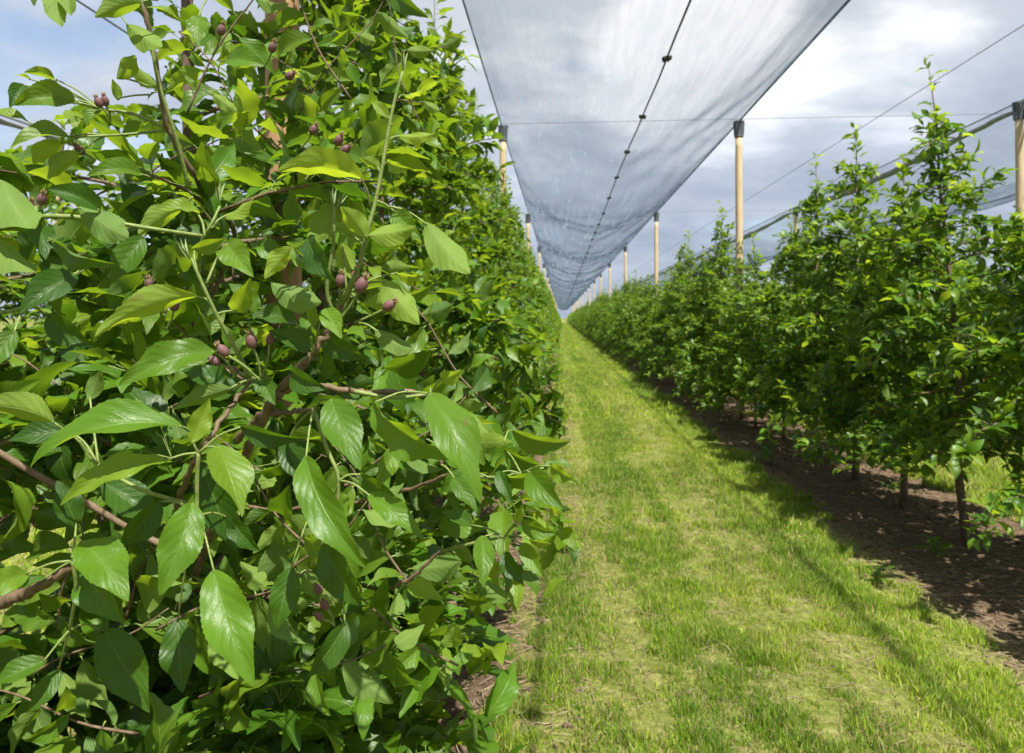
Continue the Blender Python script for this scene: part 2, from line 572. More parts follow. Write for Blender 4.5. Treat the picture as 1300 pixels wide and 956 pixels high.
def petioles(mb, B, A, ln, r=0.0008, mat=1):
    """thin square stalks ending at each leaf base"""
    n = len(B)
    A = unit(A)
    ref = np.tile(np.array([0.3, 0.2, 1.0]), (n, 1))
    S = unit(np.cross(A, ref))
    T = np.cross(A, S)
    a = B - A * ln[:, None]
    vs = []
    for q in (a, B + A * 0.004):
        for sx, sy in ((1, 0), (-.5, .87), (-.5, -.87)):
            vs.append(q + r * (sx * S + sy * T))
    vs = np.stack(vs, 1)
    f = np.array([(0, 1, 4, 3), (1, 2, 5, 4), (2, 0, 3, 5)])
    mb.add(vs.reshape(-1, 3), (f[None] + (np.arange(n) * 6)[:, None, None]).reshape(-1, 4), mat=mat)


def tag(o, label=None, cat=None, group=None, kind=None):
    if label: o['label'] = label
    if cat: o['category'] = cat
    if group: o['group'] = group
    if kind: o['kind'] = kind
    return o


def empty(name, loc, rz=0):
    o = bpy.data.objects.new(name, None)
    o.location = loc
    o.rotation_euler = (0, 0, rz)
    o.empty_display_size = 0.1
    C.objects.link(o)
    return o


# ------------------------------------------------------------------ ground
ROWS = [-0.81, 2.385, 5.58, -4.005]          # tree rows in view


def axis(fine0, fine1, step, lo, hi, g=1.22):
    a = list(np.arange(fine0, fine1 + 1e-6, step))
    s = step
    while a[-1] < hi:
        s *= g
        a.append(min(a[-1] + s, hi))
    s = step
    while a[0] > lo:
        s *= g
        a.insert(0, max(a[0] - s, lo))
    return np.array(a)


def ground_h(x, y):
    v = noise.noise(Vector((x * 1.1, y * 1.1, 0.3))) * 0.02
    v += noise.noise(Vector((x * 5, y * 5, 1.3))) * 0.012
    v += noise.noise(Vector((x * 17, y * 17, 2.3))) * 0.007
    return v


gx = axis(-1.3, 4.6, 0.035, -900, 900)
gy = axis(1.2, 8.0, 0.04, -60, 1500)
GX, GY = np.meshgrid(gx, gy, indexing='ij')
GZ = np.zeros_like(GX)
for i in range(len(gx)):
    if abs(gx[i]) > 40: continue
    for j in range(len(gy)):
        if gy[j] > 60 or gy[j] < -5: continue
        GZ[i, j] = ground_h(gx[i], gy[j])
mb = MB()
ni, nj = GX.shape
i, j = np.meshgrid(np.arange(ni - 1), np.arange(nj - 1), indexing='ij')
a = i * nj + j
mb.add(np.stack([GX, GY, GZ], -1).reshape(-1, 3), np.stack([a, a + nj, a + nj + 1, a + 1], -1).reshape(-1, 4))
ground = mb.build('ground', [SOIL])
tag(ground, kind='structure')

# ------------------------------------------------------------------ tree builder
SLIM = [False]


def width_at(z, H, hw):
    """half width of the crown at height z: broad below breast height, slim above"""
    t = z / H
    if SLIM[0]:          # hedge-like body to 2.1 m, thin leader above
        if t < 0.24: return hw * .88
        return hw * (1 - .45 * (t - .24) / .42) if t < .66 else hw * max(.12, .55 - (t - .66) * 3.2)
    if t < 0.16: return 0.02
    if t < 0.30: return hw * (0.72 + 0.28 * (t - 0.16) / 0.14)
    return hw * max(0.10, 1 - ((t - 0.30) / 0.70) ** 0.85 * 0.97)


class Tree:
    pass


def grow(seed, H=2.9, hw=0.75, nb=30, dens=1.0, zmin=0.52, lscale=1.0, skirt=0):
    r = np.random.default_rng(seed)
    T = Tree()
    T.H = H
    n = 14
    z = np.linspace(-0.03, H, n)
    wob = np.cumsum(r.normal(0, 0.010, (n, 2)), 0)
    wob -= wob[0]
    T.trunk = np.stack([wob[:, 0], wob[:, 1], z], -1)
    T.trad = np.interp(z, [0, 0.1, 0.5, H * 0.6, H], [0.034, 0.024, 0.021, 0.012, 0.0022])
    T.branches = []
    nodes, ndir, nyg = [], [], []

    def trunk_at(zz_):
        return np.array([np.interp(zz_, z, T.trunk[:, 0]), np.interp(zz_, z, T.trunk[:, 1]), zz_])
    for k in range(nb + skirt):
        f = (k + r.uniform(0, 0.9)) / nb
        if k >= nb: f = r.uniform(0, .12)
        z0 = zmin + (H - 0.32 - zmin) * f ** 1.08
        if k >= nb: z0 = r.uniform(.2, .75)
        az = k * 2.39996 + r.normal(0, 0.35)
        ln = width_at(z0 + 0.05, H, hw) * r.uniform(0.78, 1.12)
        rise = r.uniform(0.1, 0.5) + 0.35 * f
        m = 7
        s = np.linspace(0, 1, m)
        droop = (0.75 - 0.55 * f) * r.uniform(0.6, 1.3)
        rr = ln * s
        zb = ln * (rise * s - droop * s ** 2)
        azs = az + np.cumsum(r.normal(0, 0.10, m))
        p = trunk_at(z0) + np.stack([rr * np.cos(azs), rr * np.sin(azs), zb], -1)
        r0 = 0.003 + 0.006 * ln
        rad = np.linspace(r0, 0.0016, m)
        T.branches.append((p, rad))
        # side twigs
        segs = [(p, 0.12)]
        for q in range(int(2 + 6 * ln)):
            s0 = r.uniform(0.25, 0.98)
            b0 = np.array([np.interp(s0, s, p[:, c]) for c in range(3)])
            d = unit(np.array([np.cos(az + r.normal(0, 1.0)), np.sin(az + r.normal(0, 1.0)), r.normal(0.30, 0.5)]))
            l2 = r.uniform(0.10, 0.26) * (0.6 + 0.6 * ln)
            ss = np.linspace(0, 1, 4)[:, None]
            pp = b0 + d * l2 * ss + np.array([0, 0, -0.25]) * l2 * ss ** 2
            T.branches.append((pp, np.linspace(0.0030, 0.0013, 4)))
            segs.append((pp, 0.0))
        for pp, lo in segs:
            L_ = np.linalg.norm(np.diff(pp, axis=0), axis=1).sum()
            cnt = max(2, int(L_ * (1 - lo) / 0.042 * dens))
            ts = lo + (1 - lo) * (np.arange(cnt) + r.uniform(0, 1, cnt)) / cnt
            base = np.linspace(0, 1, len(pp))
            q = np.stack([np.interp(ts, base, pp[:, c]) for c in range(3)], -1)
            dd = unit(pp[-1] - pp[0])
            nodes.append(q)
            ndir.append(np.tile(dd, (cnt, 1)))
            nyg.append(np.clip((ts - 0.55) * 1.6, 0, 1) * r.uniform(0.2, 1.0))
    # leader
    ts = np.arange(zmin + 0.2, H + 0.01, 0.05 / dens)
    q = np.array([trunk_at(t) for t in ts])
    nodes.append(q)
    ndir.append(np.tile([0, 0, 1.0], (len(q), 1)))
    nyg.append(np.clip((ts - H + 0.5) * 1.5, 0, 1))
    nodes, ndir, nyg = np.concatenate(nodes), np.concatenate(ndir), np.concatenate(nyg)
    # leaves: 2 to 5 at each node
    cnt = r.integers(2, 6, len(nodes))
    if SLIM[0]:
        cnt = np.where((nodes[:, 2] > .70 * H) & (r.uniform(0, 1, len(nodes)) < .5), cnt - 2, cnt)
        cnt = np.maximum(cnt, 1)
    idx = np.repeat(np.arange(len(nodes)), cnt)
    n = len(idx)
    B = nodes[idx]
    az = r.uniform(0, 2 * PI, n)
    el = r.normal(0.42, 0.50, n)
    A = np.stack([np.cos(az) * np.cos(el), np.sin(az) * np.cos(el), np.sin(el)], -1) + 0.5 * ndir[idx]
    A = unit(A)
    A[:, 2] -= 0.12
    A = unit(A)
    pl = r.uniform(0.012, 0.032, n)
    B = B + A * pl[:, None]
    N = np.tile([0, 0, 1.0], (n, 1)) + r.normal(0, 0.42, (n, 3))
    L = r.uniform(0.050, 0.104, n) * lscale
    small = r.uniform(0, 1, n) < 0.18
    L[small] *= 0.6
    T.leaf = dict(B=B, A=A, N=N, L=L, W=L * r.uniform(0.40, 0.56, n), curl=r.normal(0.85, 0.50, n), fold=r.uniform(0.12, 0.55, n),
                  rnd=np.clip(r.normal(0.46, 0.36, n), 0, 1), young=np.clip(nyg[idx] * r.uniform(0.1, 1.2, n) * 0.95 + (r.uniform(0, 1, n) < 0.16) * 0.55, 0, 1))
    T.leaf['pl'] = pl
    return T


def crown_mesh(T, name, nu, nv, serr=0, wave=0.0, keep=None):
    d = T.leaf
    k = np.ones(len(d['B']), bool) if keep is None else keep
    mb = MB()
    leaves(mb, d['B'][k], d['A'][k], d['N'][k], d['L'][k], d['W'][k], d['curl'][k], d['fold'][k], d['rnd'][k], d['young'][k], nu, nv, serr, wave=wave)
    petioles(mb, d['B'][k], d['A'][k], d['pl'][k])
    return mb.mesh(name, [LEAF, STEM])


def wood_mesh(T, name, limbs=True, sides=7):
    mb = MB()
    tube(mb, T.trunk, T.trad, sides, 0)
    if limbs:
        for p, rad in T.branches:
            tube(mb, p, rad, 4, 1, cap=False)
    return mb.mesh(name, [BARK, TWIG])


def link(name, me, parent):
    o = bpy.data.objects.new(name, me)
    C.objects.link(o)
    o.parent = parent
    return o


ORD = ['first', 'second', 'third', 'fourth', 'fifth', 'sixth', 'seventh', 'eighth', 'ninth', 'tenth', 'eleventh', 'twelfth', 'thirteenth',
       'fourteenth', 'fifteenth', 'sixteenth', 'seventeenth', 'eighteenth']
POST_T0 = 9.3
POST_STEP = 8.0
NPOST = 14


def row_words(X):
    return {-0.81: 'left-hand row', 2.385: 'right-hand row', 5.58: 'back row on the right', -4.005: 'back row on the left'}[X]


def tree_label(X, t):
    rw = row_words(X)
    k = int(math.floor((t - POST_T0) / POST_STEP))
    if k < 0:
        return None
    return k


# variants
SLIM[0] = True
varR = [grow(100 + s, H=2.72 + 0.07 * (s % 3), hw=0.82, nb=52, dens=1.2, zmin=.46) for s in range(6)]
vmesh = [(crown_mesh(T, 'crown', 4, 2, 0, 0.02), wood_mesh(T, 'trunk')) for T in varR]
SLIM[0] = False
varL = [grow(200 + s, H=3.25 + 0.05 * s, hw=0.80, nb=46, dens=1.1, zmin=0.34) for s in range(4)]
lmesh = [(crown_mesh(T, 'crown', 4, 2, 0, 0.02), wood_mesh(T, 'trunk')) for T in varL]

rr = random.Random(5)


def plain_tree(X, t, meshes, label, group, s=1.0):
    root = empty('apple_tree', (X + rr.uniform(-.05, .05), t + rr.uniform(-.07, .07), 0), rr.uniform(0, 2 * PI))
    root.scale = (s * rr.uniform(.92, 1.06), s * rr.uniform(.92, 1.06), s * rr.uniform(.93, 1.04))
    cm, wm = meshes[rr.randrange(len(meshes))]
    link('trunk', wm, root)
    link('crown', cm, root)
    tag(root, label, 'apple tree', group)
    return root


def split_tree(T, loc, rz, label, group, nu=8, nv=4, serr=0.04, wave=0.03, keep_fn=None, scale=1.0):
    """a near tree: trunk, every limb and the crown are parts"""
    root = empty('apple_tree', loc, rz)
    root.scale = (scale,) * 3
    tag(root, label, 'apple tree', group)
    mb = MB()
    tube(mb, T.trunk, T.trad, 12, 0)
    mb.build('trunk', [BARK], root)
    M = np.array([[math.cos(rz), -math.sin(rz), 0], [math.sin(rz), math.cos(rz), 0], [0, 0, 1.0]])
    main = [b_ for b_ in T.branches if len(b_[0]) == 7]
    cur = None
    groups_ = []
    for b_ in T.branches:
        if len(b_[0]) == 7:
            cur = [b_]
            groups_.append(cur)
        else:
            cur.append(b_)
    for g in groups_:
        mb = MB()
        kept = None
        for p, rad in g:
            if keep_fn is not None:
                wp = (M @ p.T).T * scale + np.array(loc)
                ok = keep_fn(wp)
                if not ok.all():
                    c = int(np.argmin(ok))
                    if c < 2: continue
                    p, rad = p[:c], rad[:c]
            if kept is not None or p is not g[0][0]:
                if kept is None: 
                    if len(p) < 7: continue
                elif np.linalg.norm(kept - p[0], axis=1).min() > .012: continue
            if kept is None:
                kept = np.concatenate([p[:-1] + (p[1:] - p[:-1]) * q_ for q_ in np.linspace(0, 1, 16)])
            tube(mb, p, rad, 6, 0)
        if mb.n:
            mb.build('branch', [TWIG], root)
    keep = None
    if keep_fn is not None:
        tipw = (M @ (T.leaf['B'] + T.leaf['A'] * T.leaf['L'][:, None]).T).T * scale + np.array(loc)
        bw = (M @ T.leaf['B'].T).T * scale + np.array(loc)
        keep = keep_fn(tipw) & keep_fn(bw)
    link('crown', crown_mesh(T, 'crown', nu, nv, serr, wave, keep), root)
    return root


# ---- right-hand row
SLIM[0] = True
G_R = 'apple trees in the right-hand row'
near_words = ['nearest apple tree in the right-hand row, at the right edge, bare dark trunk in the dirt',
              'second nearest apple tree in the right-hand row, slim trunk beside the nearest one',
              'third nearest apple tree in the right-hand row, thin leafy leader rising above the hedge',
              'fourth nearest apple tree in the right-hand row, leaning leader high above the hedge']
ts = [3.35, 4.22, 5.00, 5.82, 6.75]
t = 7.6
while t < 106:
    ts.append(t)
    t += 0.84
cnt_in_bay = {}
SEEN = {}


def far_label(X, t, k_near):
    rw = row_words(X)
    k = int(math.floor((t - POST_T0) / POST_STEP))
    key = (X, k)
    cnt_in_bay[key] = cnt_in_bay.get(key, -1) + 1
    o_ = ORD[min(cnt_in_bay[key], 17)]
    if k < 0:
        return 'apple tree of the %s, %s one counted before its first post' % (rw, o_)
    return 'apple tree of the %s, %s one past the %s wooden post' % (rw, o_, ORD[min(k, 17)])


for n_, t in enumerate(ts):
    if n_ == 0:
        lab = 'leafy apple tree cut off by the right edge, nearest in the right-hand row'
        split_tree(grow(301, 2.40, 0.78, 42, 1.15, .55), (2.42, t, 0), 0.4, lab, G_R, 6, 2, 0.03)
    elif n_ < 5:
        hh = [0, 2.84, 2.50, 2.88, 2.84][n_]
        lab = ['', 'apple tree with bare dark trunk and tall leader, in front of right edge post',
               'short bushy apple tree just left of the tallest right-hand leader, thin trunk',
               'apple tree in right-hand row whose leaning leader is second tallest',
               'low apple tree in right-hand row behind the leaning-leader tree'][n_]
        split_tree(grow(301 + n_, hh, 0.80, 50, 1.2, .56), (2.40 + rr.uniform(-.03, .03), t, 0), (0 if n_ == 1 else rr.uniform(0, 6)), lab, G_R, 6, 2, 0.03).rotation_euler[1] = (-.055 if n_ == 1 else 0.0)
    else:
        plain_tree(2.385, t, vmesh, far_label(2.385, t, 0), G_R, rr.uniform(0.86, 1.03))
# ---- back row right
t = 6.2
while t < 46:
    plain_tree(5.58, t, vmesh, far_label(5.58, t, 0), 'apple trees in the back row on the right', rr.uniform(.9, 1.02))
    t += 0.86
# ---- back row left
t = 2.6
while t < 20:
    plain_tree(-4.005, t, vmesh, far_label(-4.005, t, 0), 'apple trees in the back row on the left', rr.uniform(.92, 1.05))
    t += 0.86


# ---- left-hand row
SLIM[0] = False
G_L = 'apple trees in the left-hand row'
def clear(P):
    """the space the photographer stands in, and the walking line beside the row"""
    d = P - EYEP
    dist = np.linalg.norm(d, axis=-1)
    fw = d @ FWD
    rt = d @ RGT
    up = d[..., 2]
    # the nearest boughs lean away from the photographer
    return (dist > 0.92) & (P[..., 0] < 0.03 - 0.25 * np.maximum(up, 0) - .7 * np.maximum(-up - .5, 0)) & ~((P[..., 0] < -0.52) & (P[..., 1] < 1.32) & (P[..., 2] > 1.60)) & ~((P[..., 0] < -0.93) & (P[..., 1] < 2.2) & (P[..., 2] > 1.62 + .25 * (P[..., 1] - 0.6)))


lts = [0.62, 1.47, 2.32, 3.18, 4.02]
llab = ['nearest apple tree on the left, big leaves and dark fruitlets close to the camera',
        'left apple tree just in front of the brown post, thin stem showing against sky',
        'left apple tree just behind the near brown post, glossy dense leaves',
        'left apple tree two trees beyond the near brown post, overhanging the dirt edge',
        'left apple tree three trees beyond the near brown post, shoots leaning to the aisle']
left_near = []
for n_, t in enumerate(lts):
    T = grow(401 + n_, [2.1, 3.35, 3.4, 3.3, 3.3][n_], [0.90, 0.92, 0.90, 0.88, 0.86][n_], [36, 50, 50, 46, 46][n_], 1.45 if n_ < 3 else 1.2, 0.24, skirt=22 if n_ < 4 else 6)
    q = (14, 4, 0.06) if n_ < 2 else ((10, 4, 0.05) if n_ < 4 else (6, 2, 0.03))
    left_near.append(split_tree(T, (-0.81, t, 0), [0.3, 2.2, 4.0, 1.2, 5.0][n_], llab[n_], G_L, q[0], q[1], q[2], 0.035, clear))
t = 4.88
while t < 60:
    plain_tree(-0.81, t, lmesh, far_label(-0.81, t, 0), G_L, rr.uniform(0.88, 1.0))
    t += 0.86

# ---- everything farther down the rows: one mass of foliage
mb = MB()
src = varR[0]
d = src.leaf
pick = np.random.default_rng(3).permutation(len(d['B']))[:420]
for X, t0, t1 in ((-0.81, 60.5, 185), (2.385, 106.3, 185), (5.58, 46.5, 120), (-4.005, 20.5, 60), (8.78, 8, 112)):
    t = t0
    while t < t1:
        sc_ = rr.uniform(.9, 1.05)
        off = np.array([X + rr.uniform(-.05, .05), t, 0])
        az = rr.uniform(0, 6.28)
        M = np.array([[math.cos(az), -math.sin(az), 0], [math.sin(az), math.cos(az), 0], [0, 0, 1.0]])
        leaves(mb, (M @ d['B'][pick].T).T * sc_ + off, (M @ d['A'][pick].T).T, (M @ d['N'][pick].T).T, d['L'][pick] * 2.0, d['W'][pick] * 2.2,
               d['curl'][pick], d['fold'][pick], d['rnd'][pick], d['young'][pick], 2, 1)
        t += 0.88
far = mb.build('distant_foliage', [LEAF])
tag(far, 'mass of green foliage where the tree rows run together far away', 'foliage', kind='stuff')

# ------------------------------------------------------------------ posts, wires and nets
TOP = EYE + 2.62
SEAM = EYE + 1.965


def post(X, t, label, group, near=False):
    root = empty('wooden_post', (X, t, 0), rr.uniform(0, 6.28))
    root.rotation_euler[0] = rr.uniform(-.009, .009)
    root.rotation_euler[1] = rr.uniform(-.006, .006)
    tag(root, label, 'post', group)
    for nm, me in POST_MESH.items():
        link(nm, me, root)
    return root


POST_MESH = {}
mb = MB()
zs = np.linspace(-0.05, TOP - 0.20, 26)
pr = np.random.default_rng(4)
pts = np.stack([np.cumsum(pr.normal(0, .0012, 26)), np.cumsum(pr.normal(0, .0012, 26)), zs], -1)
tube(mb, pts, np.interp(zs, [0, 4], [0.052, 0.045]) + pr.normal(0, .0006, 26), 20, 0)
POST_MESH['post_shaft'] = mb.mesh('post_shaft', [WOOD])
mb = MB()
z0 = TOP - 0.215
cp = [(0, z0), (0.058, z0), (0.060, z0 + 0.012), (0.054, z0 + 0.020), (0.056, z0 + 0.10), (0.066, z0 + 0.185), (0.072, z0 + 0.19), (0.072, z0 + 0.212), (0.0, z0 + 0.215)]
ang = np.arange(18) * 2 * PI / 18
vs = np.concatenate([[[r_ * math.cos(q), r_ * math.sin(q), z_] for q in ang] for r_, z_ in cp])
ff = []
for k in range(len(cp) - 1):
    for q in range(18):
        a0 = k * 18 + q
        b0 = k * 18 + (q + 1) % 18
        ff.append((a0, b0, b0 + 18, a0 + 18))
mb.add(vs, ff)
for q in range(6):          # ribs of the cap
    an = q * PI / 3
    tube(mb, [(0.058 * math.cos(an), 0.058 * math.sin(an), z0 + 0.02), (0.068 * math.cos(an), 0.068 * math.sin(an), z0 + 0.19)], 0.006, 4)
POST_MESH['post_cap'] = mb.mesh('post_cap', [CAP], smooth=False)

rown = {-0.81: 'left-hand row', 2.385: 'right-hand row', 5.58: 'back row on the right', -4.005: 'back row on the left',
        -7.2: 'far left row'}
for X in (-0.81, 2.385, 5.58, -4.005, -7.2):
    npst = {-0.81: 18, 2.385: 18, 5.58: 8, -4.005: 3, -7.2: 3}[X]
    for k in range(npst):
        post(X, POST_T0 - (.6 if X == 5.58 else 0) + k * POST_STEP, '%s wooden post with dark cap along the %s, counting away' % (ORD[k], rown[X]), 'wooden posts with dark caps')
OLDWOOD = simple('weathered post wood', (0.30, 0.165, 0.085), 0.8, (0.48, 0.30, 0.16), 9, 0.6, (6, 6, 0.35))
nearp = post(-0.80, 1.96, 'brown wooden post half hidden in the leaves of the nearest left trees', 'wooden posts with dark caps')
for c_ in nearp.children:
    if c_.name.startswith('post_shaft'):
        c_.data = c_.data.copy()
        c_.data.materials[0] = OLDWOOD

T_END = 190.0


def wire(X0, t0, z0_, X1, t1, z1, r, label, name='wire', cat='wire', group=None, n=40, sag=0.0, mat=WIRE):
    mb = MB()
    s = np.linspace(0, 1, n)
    p = np.stack([X0 + (X1 - X0) * s, t0 + (t1 - t0) * s, z0_ + (z1 - z0_) * s - sag * 4 * s * (1 - s)], -1)
    tube(mb, p, r, 6, 0)
    o = mb.build(name, [mat])
    tag(o, label, cat, group)
    return o


for X in (-0.81, 2.385, 5.58, -4.005, -7.2):
    wire(X, -3, TOP + .012, X, T_END, TOP + .012, 0.013 if X == 2.385 else .009,
         'dark ridge wire running along the post tops of the %s' % rown[X], 'ridge_wire', group='ridge wires along the rows')
for k in range(12):
    wire(-7.2, POST_T0 + k * POST_STEP, TOP + .026, 8.78, POST_T0 + k * POST_STEP, TOP + .026, 0.0035,
         'thin cross wire spanning the rows at the %s posts' % ORD[k], 'cross_wire', group='cross wires over the rows')
wire(3.98, -3, TOP - .10, 3.98, T_END, TOP - .10, 0.004, 'thin lone wire above the open aisle on the right', 'aisle_wire')
wire(-2.4, -3, TOP - .10, -2.4, T_END, TOP - .10, 0.004, 'thin lone wire above the open aisle on the left', 'aisle_wire')


def net(XL, XR, label, group, with_clips=True, zc=SEAM, t_start=-3.0):
    XC = (XL + XR) / 2
    root = empty('hail_net', (XC, t_start, zc))
    tag(root, label, 'hail net', group)
    O = np.array([XC, t_start, zc])
    ys = np.concatenate([np.arange(t_start, 30, 0.10), np.arange(30, T_END, 0.4)])
    us = np.linspace(0, 1, 41)

    def seam_z(y):
        ph = (y - POST_T0) / POST_STEP
        return zc + 0.025 * np.cos(2 * PI * ph) + 0.006 * np.sin(y * 4.2)
    for side, XE in ((-1, XL), (1, XR)):
        U, Y = np.meshgrid(us, ys, indexing='ij')
        X = XC + (XE - XC) * U
        ph = (Y - POST_T0) / POST_STEP
        bay = np.sin(PI * (ph - np.floor(ph))) ** 2          # 0 at the cross wires, 1 in mid bay
        Z = seam_z(Y) * (1 - U) + TOP * U
        Z = Z - 0.22 * np.sin(PI * U) * (0.25 + 0.75 * bay)
        # gathers: folds fan out from the seam clips and from the wire
        k1 = np.sin(U * 16 + Y * 1.9 * side + np.sin(Y * .7) * 1.5) * 0.010
        k2 = np.sin(U * 31 - Y * 1.1 + side) * 0.005 + np.sin(Y * 4.2 + U * 5) * 0.006 * (1 - U)
        k3 = np.exp(-((U - 0.90) / 0.06) ** 2) * (-0.05) * (0.4 + 0.6 * np.sin(Y * 2.2 + 2 * np.sin(Y * .5)))
        k4 = np.sin(Y * 2.35 + 2.2 * np.sin(Y * .37) + U * 3 * side) * 0.030 * np.clip((Y - 12) / 25, 0, 1)
        Z = Z + (k1 + k2 + k3 + k4) * np.sin(PI * np.clip(U * 0.98 + .01, 0, 1)) ** 0.5
        nu_, nj_ = X.shape
        i, j = np.meshgrid(np.arange(nu_ - 1), np.arange(nj_ - 1), indexing='ij')
        a = i * nj_ + j
        f = np.stack([a, a + nj_, a + nj_ + 1, a + 1], -1).reshape(-1, 4)
        if side < 0:
            f = f[:, ::-1]
        mb = MB()
        uvs = np.stack([np.abs(X - XC) * side + 20, Y], -1)
        mb.add(np.stack([X, Y, Z], -1).reshape(-1, 3) - O, f, uv=uvs.reshape(-1, 2))
        o = mb.build('net_panel', [NET], root)
    mb = MB()
    yy = np.arange(t_start, T_END, 0.25)
    tube(mb, np.stack([np.full_like(yy, XC), yy, seam_z(yy) - .012], -1) - O, 0.0075, 6)
    mb.build('seam_cord', [CORD], root)
    if with_clips:
        cm = MB()
        # two flat plates with a waist pinched over the cord
        for sgn in (-1, 1):
            pl = np.array([(-.030, -.028), (.030, -.028), (.036, 0), (.030, .028), (-.030, .028), (-.036, 0)])
            for zt in (0, 1):
                pass
            vv = [(x, y, sgn * .006 + (.004 if zt else -.004)) for zt in (0, 1) for x, y in pl]
            cm.add(vv, [(k, (k + 1) % 6, (k + 1) % 6 + 6, k + 6) for k in range(6)] + [(0, 5, 2, 1)][:0] + [(0, 1, 2, 3), (0, 3, 4, 5), (6, 9, 8, 7), (6, 11, 10, 9)])
        tube(cm, [(-.02, -.03, -.012), (.02, .03, -.012)], 0.007, 6)
        tube(cm, [(.02, -.03, -.012), (-.02, .03, -.012)], 0.007, 6)
        cme = cm.mesh('clip', [CLIP], smooth=False)
        tt = 5.15 - 1.52 * 5
        while tt < T_END - 1:
            o = link('clip', cme, root)
            o.location = (0, tt - t_start, float(seam_z(np.array(tt))) - 0.014 - zc)
            o.rotation_euler = (0, rr.uniform(-.2, .2), rr.uniform(-.3, .3))
            tt += 1.52
    return root


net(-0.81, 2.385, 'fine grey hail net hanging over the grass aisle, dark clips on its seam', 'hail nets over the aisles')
net(5.58, 8.78, 'pale hail net at upper right beyond the rolled bundle', 'hail nets over the aisles', False)


def bundle(X, label, r=0.075, t0=-2):
    mb = MB()
    yy = np.arange(t0, 80, 0.12)
    ph = (yy - POST_T0) / POST_STEP
    fr_ = ph - np.floor(ph)
    sag = 0.10 * np.sin(PI * fr_)
    br_ = np.random.default_rng(9)
    wob = np.interp(yy, np.arange(t0, 82, .5), br_.normal(0, .012, len(np.arange(t0, 82, .5))))
    p = np.stack([X + 0.03 + wob, yy, TOP - 0.06 - sag], -1)
    rad = r * (0.75 + .25 * np.sin(yy * 3.1) * np.sin(yy * 1.3)) * (0.55 + .6 * np.sin(PI * fr_))
    tube(mb, p, rad, 10, 0)
    p2 = np.stack([X + 0.10 + wob * .6, yy, TOP - 0.02 - sag * .55], -1)
    tube(mb, p2, 0.016, 6, 0)
    # the loose cloth between the two rolls
    V = np.concatenate([p, p2])
    n = len(yy)
    f = [(k, k + 1, k + 1 + n, k + n) for k in range(n - 1)]
    mb.add(V, f, uv=np.stack([V[:, 0] + V[:, 2] * 2, V[:, 1]], -1), mat=1)
    o = mb.build('rolled_net', [ROLL, NET])
    tag(o, label, 'rolled net', 'rolled nets slung under the ridge wires')


ROLL = simple('rolled net cloth', (0.17, 0.18, 0.195), 0.85, (0.36, 0.37, 0.39), 14, 0.6, (5, 0.6, 5))
bundle(5.58, 'dark rolled hail net slung from post to post at right')
bundle(-7.2, 'dark rolled hail net crossing the sky at upper left', 0.09)

# ------------------------------------------------------------------ grass
def blades(mb, x, y, h, wd, rnd, dry, r):
    n = len(x)
    z = np.zeros(n)
    az = r.uniform(0, 2 * PI, n)
    lean = np.abs(r.normal(0.35, 0.3, n))
    d = np.stack([np.cos(az), np.sin(az)], -1)
    q = r.uniform(0, 2 * PI, n)
    s = np.stack([np.cos(q), np.sin(q)], -1) * (wd / 2)[:, None]
    P = []
    for t, wf in ((0, 1.0), (0.55, 0.8), (1.0, 0.0)):
        o = d * (h * lean * t ** 1.6)[:, None]
        zz_ = h * t * (1 - 0.25 * lean * t)
        if wf > 0:
            P.append(np.stack([x + o[:, 0] - s[:, 0] * wf, y + o[:, 1] - s[:, 1] * wf, zz_], -1))
            P.append(np.stack([x + o[:, 0] + s[:, 0] * wf, y + o[:, 1] + s[:, 1] * wf, zz_], -1))
        else:
            P.append(np.stack([x + o[:, 0], y + o[:, 1], zz_], -1))
    P = np.stack(P, 1)
    b_ = (np.arange(n) * 5)[:, None]
    f4 = np.array([[0, 1, 3, 2]]) + b_
    f3 = np.array([[2, 3, 4]]) + b_
    tint = np.repeat(np.stack([rnd, dry, np.zeros(n)], -1), 5, 0)
    mb.add(P.reshape(-1, 3), f4, f3, tint=tint)


def vnoise(x, y, s, seed):
    """cheap smooth value noise in 0..1"""
    r = np.random.default_rng(seed)
    G = r.uniform(0, 1, (128, 128))
    u, v = x * s + 1000, y * s + 1000
    i, j = np.floor(u).astype(int), np.floor(v).astype(int)
    fu, fv = u - i, v - j
    fu, fv = fu * fu * (3 - 2 * fu), fv * fv * (3 - 2 * fv)
    g = lambda a, b: G[a % 128, b % 128]
    return (g(i, j) * (1 - fu) + g(i + 1, j) * fu) * (1 - fv) + (g(i, j + 1) * (1 - fu) + g(i + 1, j + 1) * fu) * fv


